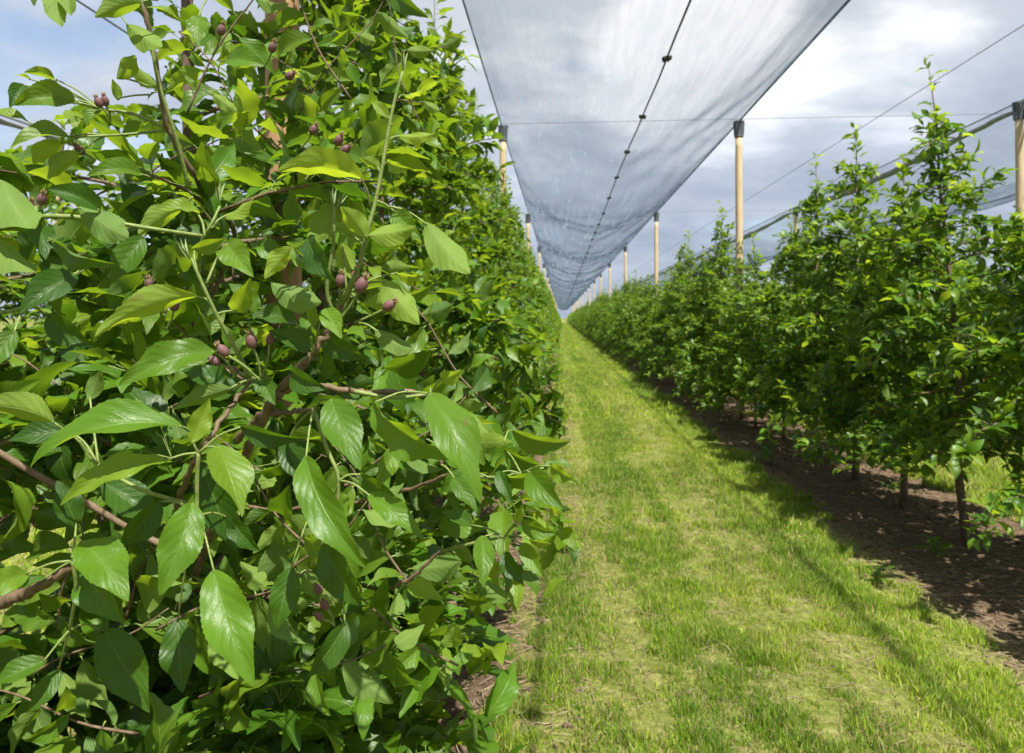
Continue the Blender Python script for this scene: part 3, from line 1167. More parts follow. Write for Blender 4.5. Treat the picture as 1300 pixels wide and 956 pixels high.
def grass_zone(mb, x0, x1, t0, t1, n, hsc, wsc, r, xc=0.80, edge=0.92):
    x = r.uniform(x0, x1, n)
    y = t0 + (t1 - t0) * r.uniform(0, 1, n)
    u = x - xc                                       # across the aisle, 0 in its middle
    cl = vnoise(x, y, 7.0, 1) * .55 + vnoise(x, y, 17.0, 2) * .45
    big = vnoise(x, y, 1.3, 3) * .5 + vnoise(x, y * .10, 6.0, 9) * .5
    strk = vnoise(x, y * .12, 9.0, 12)
    ed = edge + (vnoise(x, y * .7, 2.5, 4) - .5) * 0.26 + (vnoise(x, y, 9.0, 8) - .5) * .2
    # thinner where wheels run
    uw = u + (vnoise(x, y, .9, 11) - .5) * .25
    track = np.exp(-((uw - 0.18) / 0.24) ** 2) * .46 + np.exp(-((uw + 0.66) / 0.18) ** 2) * .52
    dens = 0.50 + 1.3 * (cl - .36) - track * (0.5 + .6 * big) * .9 + 0.18 * (big - .5) + 1.0 * (strk - .5)
    ok = (np.abs(u) < ed) & (r.uniform(0, 1, n) < np.clip(dens * 1.6, 0.05, 1))
    x, y, u, cl, big, track, strk = [q[ok] for q in (x, y, u, cl, big, track, strk)]
    n = len(x)
    h = hsc * (0.28 + 1.25 * np.clip(cl - .25, 0, 1) ** 1.2) * r.uniform(0.6, 1.5, n) * (1 - .45 * np.clip(track, 0, 1))
    wd = wsc * r.uniform(.6, 1.7, n)
    tall = r.uniform(0, 1, n) < .05
    h = h * (1 + tall * .7)
    rn = np.clip(0.46 + 0.9 * (big - .5) - .35 * (strk - .5) + r.normal(0, .32, n) + .25 * track, 0, 1)
    dry = (r.uniform(0, 1, n) < 0.17 + 0.32 * track + .10 * (cl < .4)).astype(float) * r.uniform(.5, 1, n)
    blades(mb, x, y, h, wd, rn, dry, r)


gr = np.random.default_rng(21)
mb = MB()
grass_zone(mb, -0.5, 2.1, 1.5, 4.2, 260000, 0.060, 0.0030, gr)
grass_zone(mb, -0.5, 2.1, 4.2, 9.0, 220000, 0.062, 0.0042, gr)
grass_zone(mb, -0.5, 2.1, 9.0, 25, 150000, 0.085, 0.0085, gr)
grass_zone(mb, -0.5, 2.1, 25, 180, 150000, 0.085, 0.026, gr)
tag(mb.build('aisle_grass', [GRASS]), 'bright short grass down the middle aisle', 'grass', kind='stuff')
mb = MB()
grass_zone(mb, 2.7, 5.2, 3.0, 9.0, 110000, 0.12, 0.006, gr, 3.995, 1.05)
grass_zone(mb, 2.7, 5.2, 9.0, 25, 70000, 0.12, 0.013, gr, 3.995, 1.05)
tag(mb.build('side_grass', [GRASS]), 'sunlit grass of the next aisle seen under the right-hand trees', 'grass', kind='stuff')
mb = MB()
grass_zone(mb, -3.8, -1.2, 0.6, 12, 90000, 0.13, 0.007, gr, -2.4, 1.15)
tag(mb.build('left_grass', [GRASS]), 'grass of the left aisle seen through gaps between leaves', 'grass', kind='stuff')

# straw, fallen stalks and clods in the bare strips
lr = np.random.default_rng(31)
mb = MB()
for (x0, x1, t0, t1, n, ws) in ((1.6, 3.15, 2.2, 9, 2400, .8), (1.6, 3.15, 9, 25, 1500, 1.5), (-1.2, 0.15, 1.4, 9, 4200, 1), (-.1, 1.9, 1.6, 6, 3200, .55)):
    x = lr.uniform(x0, x1, n)
    y = t0 + (t1 - t0) * lr.uniform(0, 1, n)
    ln = lr.uniform(.02, .10, n) * (1 + (lr.uniform(0, 1, n) < .06) * 1.5)
    az = lr.uniform(0, 2 * PI, n)
    wd = lr.uniform(.001, .0026, n) * ws
    zc_ = np.array([ground_h(a_, b_) for a_, b_ in zip(x, y)]) + lr.uniform(.003, .014, n)
    d3 = np.stack([np.cos(az), np.sin(az), lr.normal(0, .12, n)], -1) * (ln / 2)[:, None]
    s3 = np.stack([-np.sin(az), np.cos(az), np.zeros(n)], -1) * wd[:, None]
    c3 = np.stack([x, y, zc_], -1)
    up3 = np.zeros((n, 3)); up3[:, 2] = wd * 1.2
    bend = np.stack([-np.sin(az), np.cos(az), np.zeros(n)], -1) * (ln * lr.normal(0, .10, n))[:, None]
    P = np.stack([c3 - d3 - s3, c3 - d3 + s3, c3 - d3 + up3, c3 + bend - s3, c3 + bend + s3, c3 + bend + up3, c3 + d3 - s3, c3 + d3 + s3, c3 + d3 + up3], 1)
    f = np.array([(0, 1, 4, 3), (1, 2, 5, 4), (2, 0, 3, 5), (3, 4, 7, 6), (4, 5, 8, 7), (5, 3, 6, 8)])
    mb.add(P.reshape(-1, 3), (f[None] + (np.arange(n) * 9)[:, None, None]).reshape(-1, 4))
tag(mb.build('straw_litter', [STRAW]), 'dry stalks and mown straw lying on the bare soil', 'straw', kind='stuff')
mb = MB()
ico = np.array([(0, 0, 1), (.894, 0, .447), (.276, .851, .447), (-.724, .526, .447), (-.724, -.526, .447), (.276, -.851, .447),
                (.724, .526, -.447), (-.276, .851, -.447), (-.894, 0, -.447), (-.276, -.851, -.447), (.724, -.526, -.447), (0, 0, -1)])
icf = np.array([(0, 1, 2), (0, 2, 3), (0, 3, 4), (0, 4, 5), (0, 5, 1), (1, 6, 2), (2, 7, 3), (3, 8, 4), (4, 9, 5), (5, 10, 1),
                (2, 6, 7), (3, 7, 8), (4, 8, 9), (5, 9, 10), (1, 10, 6), (6, 11, 7), (7, 11, 8), (8, 11, 9), (9, 11, 10), (10, 11, 6)])
for (x0, x1, t0, t1, n) in ((1.6, 3.1, 2.2, 12, 2600), (-1.3, 0.1, 1.4, 8, 1800)):
    for _ in range(n):
        x, y = lr.uniform(x0, x1), lr.uniform(t0, t1)
        s_ = lr.uniform(.004, .016) * lr.uniform(.6, 1.4)
        v = ico * (1 + lr.normal(0, .22, (12, 1))) * np.array([s_, s_ * lr.uniform(.6, 1.2), s_ * .6]) + np.array([x, y, ground_h(x, y) + s_ * .25])
        mb.add(v, None, icf)
tag(mb.build('soil_clods', [CLOD], smooth=False), 'small clods and stones in the bare strips under the trees', 'soil', kind='stuff')

# broad-leaved weeds and suckers along the right-hand strip
def weed(x, y, s, label):
    r = np.random.default_rng(int(x * 1000 + y * 77))
    n = r.integers(14, 26)
    az = r.uniform(0, 2 * PI, n)
    el = r.uniform(.2, 1.1, n)
    A = np.stack([np.cos(az) * np.cos(el), np.sin(az) * np.cos(el), np.sin(el)], -1)
    B = np.stack([r.normal(0, .03, n), r.normal(0, .03, n), r.uniform(.0, .08, n)], -1) * s + A * 0.02 * s
    L = r.uniform(.05, .10, n) * s
    mb = MB()
    leaves(mb, B, A, np.tile([0, 0, 1.0], (n, 1)) + r.normal(0, .2, (n, 3)), L, L * .4, r.normal(.8, .3, n), r.uniform(.1, .4, n),
           r.uniform(0, .8, n), r.uniform(0, .3, n), 5, 2)
    petioles(mb, B, A, np.full(n, .03), .001)
    o = mb.build('weed', [LEAF, STEM])
    o.location = (x, y, 0)
    tag(o, label, 'weed', 'weeds in the bare strips')


for n_, (x, y, s) in enumerate([(1.72, 4.9, 1.0), (1.86, 6.4, 1.2), (1.66, 7.6, 1.1), (2.1, 4.0, .8), (0.02, 3.9, .8), (-.12, 5.0, .9), (1.62, 3.6, .7), (2.5, 5.4, .9)]):
    weed(x, y, s, ['small leafy weed at the shaded grass edge beside the right dirt strip', 'larger leafy weed in the right dirt strip before the hedge',
                   'farthest leafy weed at the edge of the right dirt strip', 'tiny weed in the dirt in front of the bare trunk',
                   'little weed at the sunny dirt edge under the left shoots', 'weed at the left dirt edge beyond the left shoots',
                   'little weed at the grass edge near the right corner', 'weed between the right-hand trunks'][n_])


# ------------------------------------------------------------------ the boughs close to the camera (parts of the nearest left tree)
near_tree = left_near[0]
NT_O = np.array([-0.81, 0.62, 0.0])
NT_RZ = 0.3
RI = np.array([[math.cos(NT_RZ), math.sin(NT_RZ), 0], [-math.sin(NT_RZ), math.cos(NT_RZ), 0], [0, 0, 1.0]])


def loc_(P):
    return (RI @ (np.asarray(P, float).reshape(-1, 3) - NT_O).T).T


HW = np.random.default_rng(77)


def hero_leaf(mb, b, tip, d0, d1, wpx, roll=0.0, curl=0.5, young=0.1, rnd=0.5, fold=0.3, node=None, twist=0.0):
    B, Tp = at(b[0], b[1], d0), at(tip[0], tip[1], d1)
    ch = Tp - B
    cl = np.linalg.norm(ch)
    ax = ch / cl
    view = unit(EYEP - (B + Tp) / 2)
    N = unit(view - ax * np.dot(view, ax))
    S = np.cross(ax, N)
    ro = R(roll)
    N = N * math.cos(ro) + S * math.sin(ro)
    c = curl * 1.35 + HW.normal(0, .1)
    fold = fold * 1.25 + HW.uniform(0, .12)
    twist = twist + HW.normal(0, .28)
    rnd = float(np.clip((rnd - .55) * 1.35 + .42 + HW.normal(0, .12), 0, 1))
    A = ax * math.cos(c / 2) + N * math.sin(c / 2)
    N2 = N * math.cos(c / 2) - ax * math.sin(c / 2)
    L = cl * (c / 2) / math.sin(c / 2) if abs(c) > .01 else cl
    W = wpx * (d0 + d1) / 2 / F / max(.55, abs(math.cos(ro))) / math.cos(fold)
    W = min(W * .90, L * 0.52)
    one = lambda q: np.array([q], float)
    leaves(mb, loc_(B), (RI @ A)[None], (RI @ N2)[None], one(L), one(W), one(c), one(fold), one(rnd), one(young), 40, 8, 0.022, one(twist), HW.uniform(.02, .045))
    if node is not None:
        Nd = at(*node)
        mid_ = (Nd + B) / 2 + np.array([0, 0, .25]) * np.linalg.norm(B - Nd) * .3
        tube(mb, loc_(curve_pts([Nd, mid_, B + A * .003], 8)), np.linspace(.0012, .0009, 9), 6, 1)
    # fleshy rib under the blade
    return B


def shoot(spec, name='leafy_shoot', tips=(), stems=()):
    mb = MB()
    for L_ in spec:
        hero_leaf(mb, **L_)
    for st in stems:
        pts_, r0, r1, mt = st
        P = curve_pts([at(*q) for q in pts_], 16)
        tube(mb, loc_(P), np.linspace(r0, r1, len(P)), 8, mt)
    for (px, py, dd, ln, an) in tips:          # downy growing tip: a few tiny rolled leaves
        base = at(px, py, dd)
        for k in (0, 1, 2):
            a_ = an + (k - 1.2) * 0.10
            tipp = base + (RGT * math.sin(a_) + UP * math.cos(a_)) * ln * (1 - .13 * abs(k - 1.5)) + FWD * (k - 1.5) * .003
            ax = tipp - base
            leaves(mb, loc_(base), (RI @ ax)[None], (RI @ (-FWD + .3 * UP))[None], np.array([ln * .95]), np.array([ln * .20]), np.array([.3 * (k - 1.5)]),
                   np.array([1.0]), np.array([.6]), np.array([.6]), 8, 4, mat=2)
    return mb.build(name, [LEAF, STEM, SILVER, TWIG], near_tree)


def Lf(b, t, w_, d=(.6, .6), roll=0, curl=.5, y=.1, r=.5, fold=.3, node=None, tw=0.0):
    return dict(b=b, tip=t, d0=d[0], d1=d[1], wpx=w_, roll=roll, curl=curl, young=y, rnd=r, fold=fold, node=node, twist=tw)


n1 = (252, 575, .615)
shoot([Lf((276, 566), (307, 657), 68, (.60, .56), -15, .35, .55, .8, .18, n1),
       Lf((212, 585), (76, 642), 30, (.60, .57), 38, .9, .75, .8, .35, n1),
       Lf((243, 563), (266, 505), 34, (.61, .62), 10, -.3, .95, .9, .3, n1),
       Lf((304, 540), (390, 557), 26, (.62, .62), 35, .6, .0, .3, .35, n1),
       Lf((295, 493), (218, 521), 24, (.63, .60), 150, .6, .2, .6, .3, (318, 482, .65)),
       Lf((255, 585), (300, 700), 46, (.66, .66), 10, .4, .0, .1, .3, n1)],
      stems=[([(252, 575, .615), (250, 610, .62), (250, 655, .625)], .002, .0018, 1)])
n2 = (251, 655, .625)
shoot([Lf((244, 637), (202, 757), 56, (.61, .57), -12, .5, .12, .75, .22, n2),
       Lf((271, 723), (322, 872), 62, (.60, .56), 14, .45, .15, .85, .22, n2, .15),
       Lf((203, 633), (150, 695), 42, (.65, .64), -25, .5, .05, .3, .35, n2),
       Lf((225, 785), (232, 880), 48, (.68, .66), 5, .4, .05, .25, .25, n2),
       Lf((290, 655), (330, 700), 30, (.66, .66), 30, .5, .0, .3, .3, n2)])
n3 = (92, 712, .60)
shoot([Lf((104, 688), (163, 764), 60, (.60, .57), -20, .5, .15, .85, .3, n3),
       Lf((104, 716), (157, 791), 46, (.63, .60), 25, .5, .0, .35, .3, n3),
       Lf((60, 735), (14, 752), 28, (.60, .59), 60, .3, .05, .4, .2, n3),
       Lf((98, 668), (72, 610), 46, (.66, .66), 5, .4, .0, .15, .2, n3),
       Lf((36, 728), (-40, 760), 60, (.60, .56), 20, .5, .45, .8, .3, n3),
       Lf((76, 850), (36, 905), 46, (.64, .62), 0, .4, .05, .5, .3, (88, 800, .63)),
       Lf((60, 838), (-12, 872), 44, (.62, .60), 20, .5, .1, .6, .3, (88, 800, .63)),
       Lf((128, 800), (190, 905), 58, (.70, .68), -10, .5, .05, .3, .3, (88, 800, .63))],
      stems=[([(92, 712, .60), (96, 750, .61), (88, 800, .63)], .0018, .0014, 1)])
n4 = (125, 590, .63)
shoot([Lf((232, 542), (38, 594), 40, (.60, .57), 48, 1.0, .1, .8, .4, (240, 548, .61)),
       Lf((69, 537), (-50, 516), 34, (.60, .58), 140, .7, .6, .8, .3, n4),
       Lf((88, 545), (10, 560), 34, (.66, .64), 15, .6, .0, .2, .3, n4),
       Lf((112, 508), (128, 470), 30, (.66, .66), 170, .5, .2, .6, .3, n4),
       Lf((130, 612), (205, 668), 50, (.70, .70), -10, .5, .0, .3, .3, n4)],
      stems=[([(240, 640, .66), (180, 622, .64), (125, 590, .63), (100, 560, .63)], .0022, .0012, 1)])
n5 = (318, 482, .66)
shoot([Lf((273, 446), (150, 490), 40, (.62, .58), 35, .8, .2, .75, .35, (300, 478, .65)),
       Lf((330, 478), (350, 515), 34, (.66, .64), 5, .5, .1, .5, .3, n5),
       Lf((300, 500), (230, 470), 34, (.70, .70), 30, .6, .0, .3, .3, n5)],
      tips=[(241, 330, .60, .022, -.35)],
      stems=[([(243, 328, .60), (252, 350, .60), (275, 400, .61), (300, 445, .63), (318, 482, .66)], .0012, .0022, 1)])
shoot([Lf((288, 308), (322, 352), 40, (.63, .60), 10, .5, .35, .8, .25, (262, 360, .605)),
       Lf((243, 316), (288, 302), 32, (.61, .62), 30, .5, .5, .8, .3, (250, 345, .60)),
       Lf((252, 376), (120, 428), 34, (.61, .57), 140, .8, .75, .8, .3, (268, 385, .61)),
       Lf((298, 396), (318, 352), 34, (.62, .60), 5, .3, .45, .8, .3, (270, 400, .61)),
       Lf((254, 271), (194, 268), 22, (.62, .60), 60, .6, .9, .8, .4, (260, 300, .61)),
       Lf((282, 275), (322, 250), 20, (.62, .62), 130, .5, .9, .8, .4, (268, 290, .61))],
      tips=[(279, 258, .62, .022, .1)],
      stems=[([(279, 262, .62), (268, 285, .61), (255, 310, .62), (252, 350, .65)], .0011, .0018, 1)])
n6 = (446, 372, .64)
shoot([Lf((462, 228), (352, 218), 32, (.60, .57), 128, .9, .85, .9, .3, (470, 262, .615)),
       Lf((466, 302), (432, 262), 44, (.61, .59), 160, .5, .7, .85, .2, (463, 312, .62)),
       Lf((468, 298), (528, 288), 38, (.61, .60), 150, .7, .7, .85, .3, (463, 312, .62)),
       Lf((501, 268), (534, 302), 40, (.63, .61), 10, .5, .15, .7, .25, (478, 255, .62)),
       Lf((540, 282), (597, 347), 44, (.62, .58), 160, .7, .35, .85, .25, (495, 262, .62)),
       Lf((390, 303), (426, 358), 42, (.61, .58), 20, .6, .0, .15, .25, (410, 350, .63)),
       Lf((434, 308), (448, 356), 38, (.64, .64), 165, .4, .75, .9, .2, (440, 370, .64)),
       Lf((373, 314), (336, 354), 44, (.61, .60), 150, .5, .85, .9, .2, (400, 330, .63)),
       Lf((372, 312), (396, 345), 30, (.60, .60), 30, .5, .45, .8, .5, (405, 350, .63)),
       Lf((487, 354), (533, 412), 38, (.63, .61), 155, .6, .55, .85, .25, n6),
       Lf((476, 418), (526, 444), 26, (.64, .62), 150, .6, .2, .6, .3, (455, 410, .65)),
       Lf((455, 385), (474, 400), 26, (.62, .61), 15, .5, .1, .5, .5, n6),
       Lf((503, 345), (536, 350), 20, (.66, .64), 60, .6, .6, .8, .3, n6),
       Lf((503, 172), (553, 168), 16, (.62, .60), 150, .7, .9, .8, .3, (495, 178, .62)),
       Lf((494, 150), (470, 128), 15, (.62, .62), 20, .7, .8, .8, .3, (497, 160, .62)),
       Lf((510, 120), (540, 108), 14, (.62, .61), 60, .7, .9, .8, .3, (506, 125, .62)),
       Lf((482, 215), (455, 200), 20, (.62, .62), 150, .7, .6, .8, .3, (484, 225, .62)),
       Lf((492, 205), (520, 214), 22, (.62, .61), 30, .7, .4, .8, .3, (487, 210, .62)),
       Lf((447, 300), (420, 285), 18, (.63, .63), 30, .7, .5, .8, .3, (460, 310, .63))],
      stems=[([(512, 88, .62), (498, 140, .62), (480, 240, .62), (465, 300, .62), (453, 345, .63), (432, 385, .65)], .0012, .0026, 1),
             ([(424, 262, .62), (424, 290, .62), (423, 312, .63)], .0011, .0016, 1), ([(423, 312, .63), (415, 370, .64), (425, 400, .65)], .0016, .002, 1)],
      tips=[(424, 264, .62, .020, .0), (428, 266, .62, .018, .5), (512, 92, .62, .022, .1)])
shoot([Lf((344, 359), (408, 384), 34, (.63, .60), 150, .7, .1, .6, .3, (360, 395, .65)),
       Lf((412, 392), (434, 430), 34, (.61, .59), -8, .5, .35, .85, .3, (400, 440, .66)),
       Lf((376, 408), (316, 402), 28, (.64, .62), 30, .8, .0, .25, .35, (395, 450, .66)),
       Lf((398, 445), (340, 420), 30, (.65, .63), 25, .7, .05, .35, .35, (395, 450, .66)),
       Lf((370, 470), (416, 494), 28, (.64, .62), 35, .7, .0, .35, .35, (395, 450, .66)),
       Lf((405, 420), (470, 455), 32, (.68, .68), 25, .7, .05, .3, .35, (400, 440, .66)),
       Lf((330, 395), (290, 360), 34, (.68, .68), 20, .5, .15, .5, .3, (360, 395, .65))])
n8 = (548, 500, .66)
shoot([Lf((545, 499), (610, 640), 62, (.60, .55), -14, .75, .2, .8, .22, n8, .1),
       Lf((474, 508), (588, 578), 36, (.62, .60), 48, .9, .1, .75, .4, n8),
       Lf((575, 604), (606, 652), 28, (.64, .62), 0, .5, .05, .6, .25, (560, 590, .66)),
       Lf((502, 566), (478, 620), 28, (.64, .62), -10, .3, .35, .8, .3, (508, 545, .66)),
       Lf((560, 480), (590, 470), 28, (.66, .64), 30, .6, .6, .8, .3, n8)],
      stems=[([(450, 497, .66), (500, 505, .66), (548, 500, .66)], .0022, .0016, 1)])
n9 = (398, 520, .66)
shoot([Lf((420, 506), (458, 598), 54, (.62, .58), 8, .45, .1, .65, .22, n9),
       Lf((388, 578), (466, 722), 48, (.61, .57), 25, .8, .1, .8, .3, n9, .2),
       Lf((467, 628), (538, 684), 34, (.63, .61), -15, .6, .15, .75, .25, (430, 610, .66)),
       Lf((456, 600), (520, 640), 32, (.66, .66), 30, .7, .0, .4, .3, (430, 610, .66)),
       Lf((362, 560), (388, 620), 36, (.68, .66), 0, .5, .0, .25, .3, n9),
       Lf((518, 742), (563, 762), 26, (.64, .62), -10, .5, .35, .8, .3, (505, 752, .66)),
       Lf((410, 690), (460, 770), 44, (.68, .68), 20, .6, .05, .4, .3, (430, 610, .66)),
       Lf((370, 720), (350, 800), 44, (.66, .64), 0, .5, .0, .4, .3, (400, 640, .68)),
       Lf((440, 790), (390, 860), 46, (.68, .66), -20, .5, .05, .3, .3, (430, 740, .68))],
      stems=[([(398, 520, .66), (415, 570, .66), (430, 610, .66), (425, 670, .67), (430, 740, .68)], .0022, .0014, 1)])
n10 = (662, 602, .80)
shoot([Lf((672, 598), (716, 646), 38, (.78, .74), 12, 1.0, .1, .7, .3, n10),
       Lf((697, 590), (734, 612), 22, (.78, .76), 25, .8, .5, .8, .3, n10),
       Lf((640, 605), (695, 600), 34, (.80, .78), 45, .7, .2, .7, .35, n10),
       Lf((640, 570), (700, 592), 28, (.84, .84), 40, .7, .05, .4, .35, n10),
       Lf((632, 598), (650, 638), 22, (.80, .78), 0, .5, .0, .3, .3, n10),
       Lf((650, 545), (724, 560), 26, (.9, .9), 45, .8, .3, .6, .35, (640, 560, .84)),
       Lf((600, 600), (560, 625), 34, (.82, .82), 20, .7, .05, .4, .3, (620, 606, .82))],
      stems=[([(575, 600, .86), (620, 606, .82), (662, 602, .80), (690, 594, .79)], .0022, .0012, 1)])
n11 = (640, 682, .82)
shoot([Lf((663, 662), (706, 678), 26, (.80, .78), 30, .7, .2, .8, .35, n11),
       Lf((662, 690), (690, 734), 24, (.80, .77), 0, .6, .25, .8, .35, n11),
       Lf((612, 680), (613, 747), 30, (.80, .76), -5, .5, .15, .7, .3, n11),
       Lf((655, 665), (664, 640), 14, (.8, .8), 0, .3, .95, .9, .4, n11),
       Lf((640, 700), (665, 742), 24, (.82, .80), 25, .6, .0, .3, .3, n11),
       Lf((600, 668), (560, 650), 34, (.84, .84), 30, .6, .05, .3, .3, n11),
       Lf((672, 684), (700, 690), 16, (.8, .79), 50, .5, .7, .9, .3, n11)],
      stems=[([(560, 700, .88), (600, 690, .84), (640, 682, .82), (668, 680, .81)], .0022, .0012, 1)])
n12 = (128, 138, .80)
shoot([Lf((96, 132), (18, 134), 34, (.78, .74), 40, 1.1, .3, .6, .4, n12),
       Lf((88, 126), (37, 130), 24, (.79, .78), 140, .5, .35, .7, .2, n12),
       Lf((70, 101), (30, 92), 26, (.79, .78), 130, .7, .5, .8, .3, n12),
       Lf((40, 102), (17, 95), 14, (.78, .77), 120, .5, .7, .8, .3, n12),
       Lf((30, 107), (12, 137), 22, (.78, .76), 10, .5, .0, .1, .3, n12),
       Lf((130, 140), (106, 164), 18, (.80, .79), 50, .6, .3, .7, .4, n12),
       Lf((88, 174), (12, 190), 30, (.78, .74), 40, 1.0, .4, .7, .4, (135, 172, .80)),
       Lf((80, 181), (42, 208), 24, (.78, .75), 150, .6, .8, .8, .3, (135, 172, .80)),
       Lf((102, 194), (60, 230), 30, (.79, .76), 150, .6, .5, .8, .3, (135, 172, .80)),
       Lf((106, 152), (82, 158), 16, (.8, .79), 50, .5, .7, .8, .3, n12),
       Lf((33, 152), (-20, 144), 12, (.78, .77), 60, .5, .9, .8, .3, (60, 175, .78)),
       Lf((180, 222), (110, 224), 28, (.80, .76), 40, .9, .25, .7, .4, (190, 225, .81))],
      stems=[([(215, 165, .84), (170, 145, .82), (128, 138, .80), (96, 128, .79), (68, 100, .79)], .0024, .0010, 1),
             ([(215, 165, .84), (165, 170, .82), (135, 172, .80), (88, 174, .78)], .002, .001, 1)])
shoot([Lf((0, 228), (40, 290), 56, (.66, .62), 165, .5, .2, .8, .25, (-40, 260, .68)),
       Lf((127, 268), (60, 240), 36, (.66, .64), 35, .9, .0, .4, .4, (140, 290, .68)),
       Lf((100, 262), (163, 302), 42, (.66, .62), 165, .6, .15, .6, .3, (90, 275, .68)),
       Lf((70, 302), (153, 336), 30, (.64, .62), 35, .8, .1, .5, .4, (50, 320, .66)),
       Lf((96, 348), (24, 398), 42, (.64, .60), 20, .6, .0, .1, .3, (110, 340, .66)),
       Lf((48, 285), (58, 330), 34, (.66, .64), -10, .4, .0, .3, .3, (45, 262, .67)),
       Lf((-10, 300), (45, 345), 40, (.66, .62), 150, .6, .3, .8, .3, (-40, 300, .68)),
       Lf((182, 300), (140, 360), 40, (.70, .68), 10, .5, .05, .4, .3, (190, 290, .70)),
       Lf((20, 420), (-30, 480), 50, (.64, .62), 10, .5, .1, .5, .3, (30, 390, .66)),
       Lf((60, 400), (120, 440), 36, (.70, .70), 30, .6, .05, .3, .3, (30, 390, .66)),
       Lf((230, 265), (175, 300), 32, (.72, .70), 150, .7, .5, .8, .3, (245, 250, .72))],
      stems=[([(-60, 300, .70), (10, 280, .68), (90, 275, .68), (190, 290, .70), (260, 300, .74)], .0028, .002, 1),
             ([(-40, 400, .70), (30, 390, .66), (110, 340, .66)], .0024, .0014, 1)])
shoot([Lf((72, -20), (78, 34), 30, (.72, .70), 155, .5, .25, .8, .3, (60, -40, .74)),
       Lf((88, -20), (90, 20), 22, (.72, .71), 150, .5, .3, .8, .3, (60, -40, .74)),
       Lf((42, -25), (43, 8), 20, (.72, .71), 10, .5, .1, .5, .3, (60, -40, .74)),
       Lf((180, 3), (120, 22), 30, (.76, .74), 150, .6, .3, .8, .3, (200, 0, .78)),
       Lf((160, 30), (205, 60), 32, (.78, .76), 160, .6, .4, .8, .3, (140, 10, .80)),
       Lf((252, 20), (252, 60), 36, (.76, .74), 5, .4, .3, .7, .2, (262, 0, .78)),
       Lf((148, 100), (172, 70), 36, (.80, .78), 160, .5, .4, .8, .3, (190, 110, .82)),
       Lf((150, 128), (142, 100), 26, (.80, .79), 160, .4, .5, .8, .3, (190, 120, .82))],
      stems=[([(190, 40, .80), (200, 100, .81), (222, 170, .83), (240, 240, .86)], .0016, .0028, 1)])

hr = np.random.default_rng(55)
for (cx_, cy_, dd_, ln_, an_) in ((305, 20, 1.05, 260, .5), (385, 15, 1.15, 230, -.5), (285, 110, 1.15, 190, -.7), (440, 60, 1.2, 220, .6),
                             (500, 50, 1.5, 200, -.3), (245, 190, 1.1, 180, 1.0), (400, 120, 1.3, 200, -.9),
                             (40, 640, .92, 200, .9), (110, 600, .90, 170, -.8), (150, 540, .88, 180, 1.2), (200, 690, .86, 190, .4), (60, 480, .90, 200, -1.1),
                             (20, 590, .86, 150, -.3), (330, 620, .86, 190, -.7), (400, 700, .90, 190, .8), (300, 760, .84, 200, 1.2), (470, 650, .92, 200, -.5),
                             (520, 560, .95, 190, .9), (120, 820, .84, 220, 1.1), (480, 780, .95, 220, -1.0), (230, 420, .88, 180, -.9), (90, 720, .82, 150, .2),
                             (380, 850, .85, 240, 1.3), (560, 800, 1.2, 180, .5), (150, 330, .95, 190, 1.0), (560, 440, 1.0, 200, -.7), (60, 900, .8, 220, -1.3)):
    spec = []
    dx_, dy_ = math.sin(an_), -math.cos(an_)
    for k in range(13):
        q = (k / 12 - .5) * ln_
        bx, by = cx_ + dx_ * q + hr.normal(0, 4), cy_ + dy_ * q + hr.normal(0, 4)
        sd = 1 if k % 2 else -1
        a2 = an_ + sd * hr.uniform(.5, 1.7)
        L2 = hr.uniform(44, 74) * .95 / dd_
        spec.append(Lf((bx + 8 * math.sin(a2), by - 8 * math.cos(a2)), (bx + L2 * math.sin(a2), by - L2 * math.cos(a2) + 18), L2 * .46,
                       (dd_, dd_ + hr.uniform(-.05, .05)), hr.choice([-35, 20, 45, 150, 165, 130]), hr.uniform(.4, 1.0), hr.uniform(0, .5), hr.uniform(.2, .9), .3, (bx, by, dd_ + .005)))
    shoot(spec, stems=[([(cx_ - dx_ * ln_ * .55, cy_ - dy_ * ln_ * .55, dd_), (cx_ - dx_ * ln_ * .2 + dy_ * 6, cy_ - dy_ * ln_ * .2 - dx_ * 6, dd_), (cx_ + dx_ * ln_ * .2 - dy_ * 7, cy_ + dy_ * ln_ * .2 + dx_ * 7, dd_), (cx_ + dx_ * ln_ * .48, cy_ + dy_ * ln_ * .48, dd_)], .0019, .0008, 3)])

# boughs that carry the shoots, from the trunks in the row
boughs = [
    [(-60, 800, .70), (-10, 772, .64), (50, 745, .61), (96, 714, .605), (118, 700, .62)],
    [(200, 800, 1.0), (290, 620, .80), (337, 525, .69), (360, 490, .67), (395, 450, .66), (420, 412, .66), (440, 372, .66)],
    [(300, 560, .74), (340, 520, .69), (380, 488, .67), (450, 497, .665), (540, 506, .665), (560, 590, .67)],
    [(200, 690, .80), (225, 640, .68), (252, 575, .62), (318, 482, .665)],
    [(337, 525, .69), (398, 520, .665)],
    [(300, 640, 1.1), (430, 640, 1.0), (520, 620, .92), (575, 600, .86)],
    [(300, 760, 1.1), (420, 740, 1.0), (500, 745, .92), (560, 700, .88)],
    [(290, 330, 1.2), (262, 250, .92), (215, 165, .84), (190, 40, .80), (150, -60, .78), (60, -40, .74)],
    [(-60, 420, .78), (-40, 400, .70), (-60, 300, .70), (-40, 260, .68)],
]
brad = [(.0080, .0030), (.0060, .0030), (.0040, .0022), (.0042, .0020), (.003, .002), (.004, .0022), (.004, .0022), (.0045, .002), (.006, .003)]
TR0 = np.array([-0.81, 0.62, 0.0])
TR1 = np.array([-0.81, 1.47, 0.0])
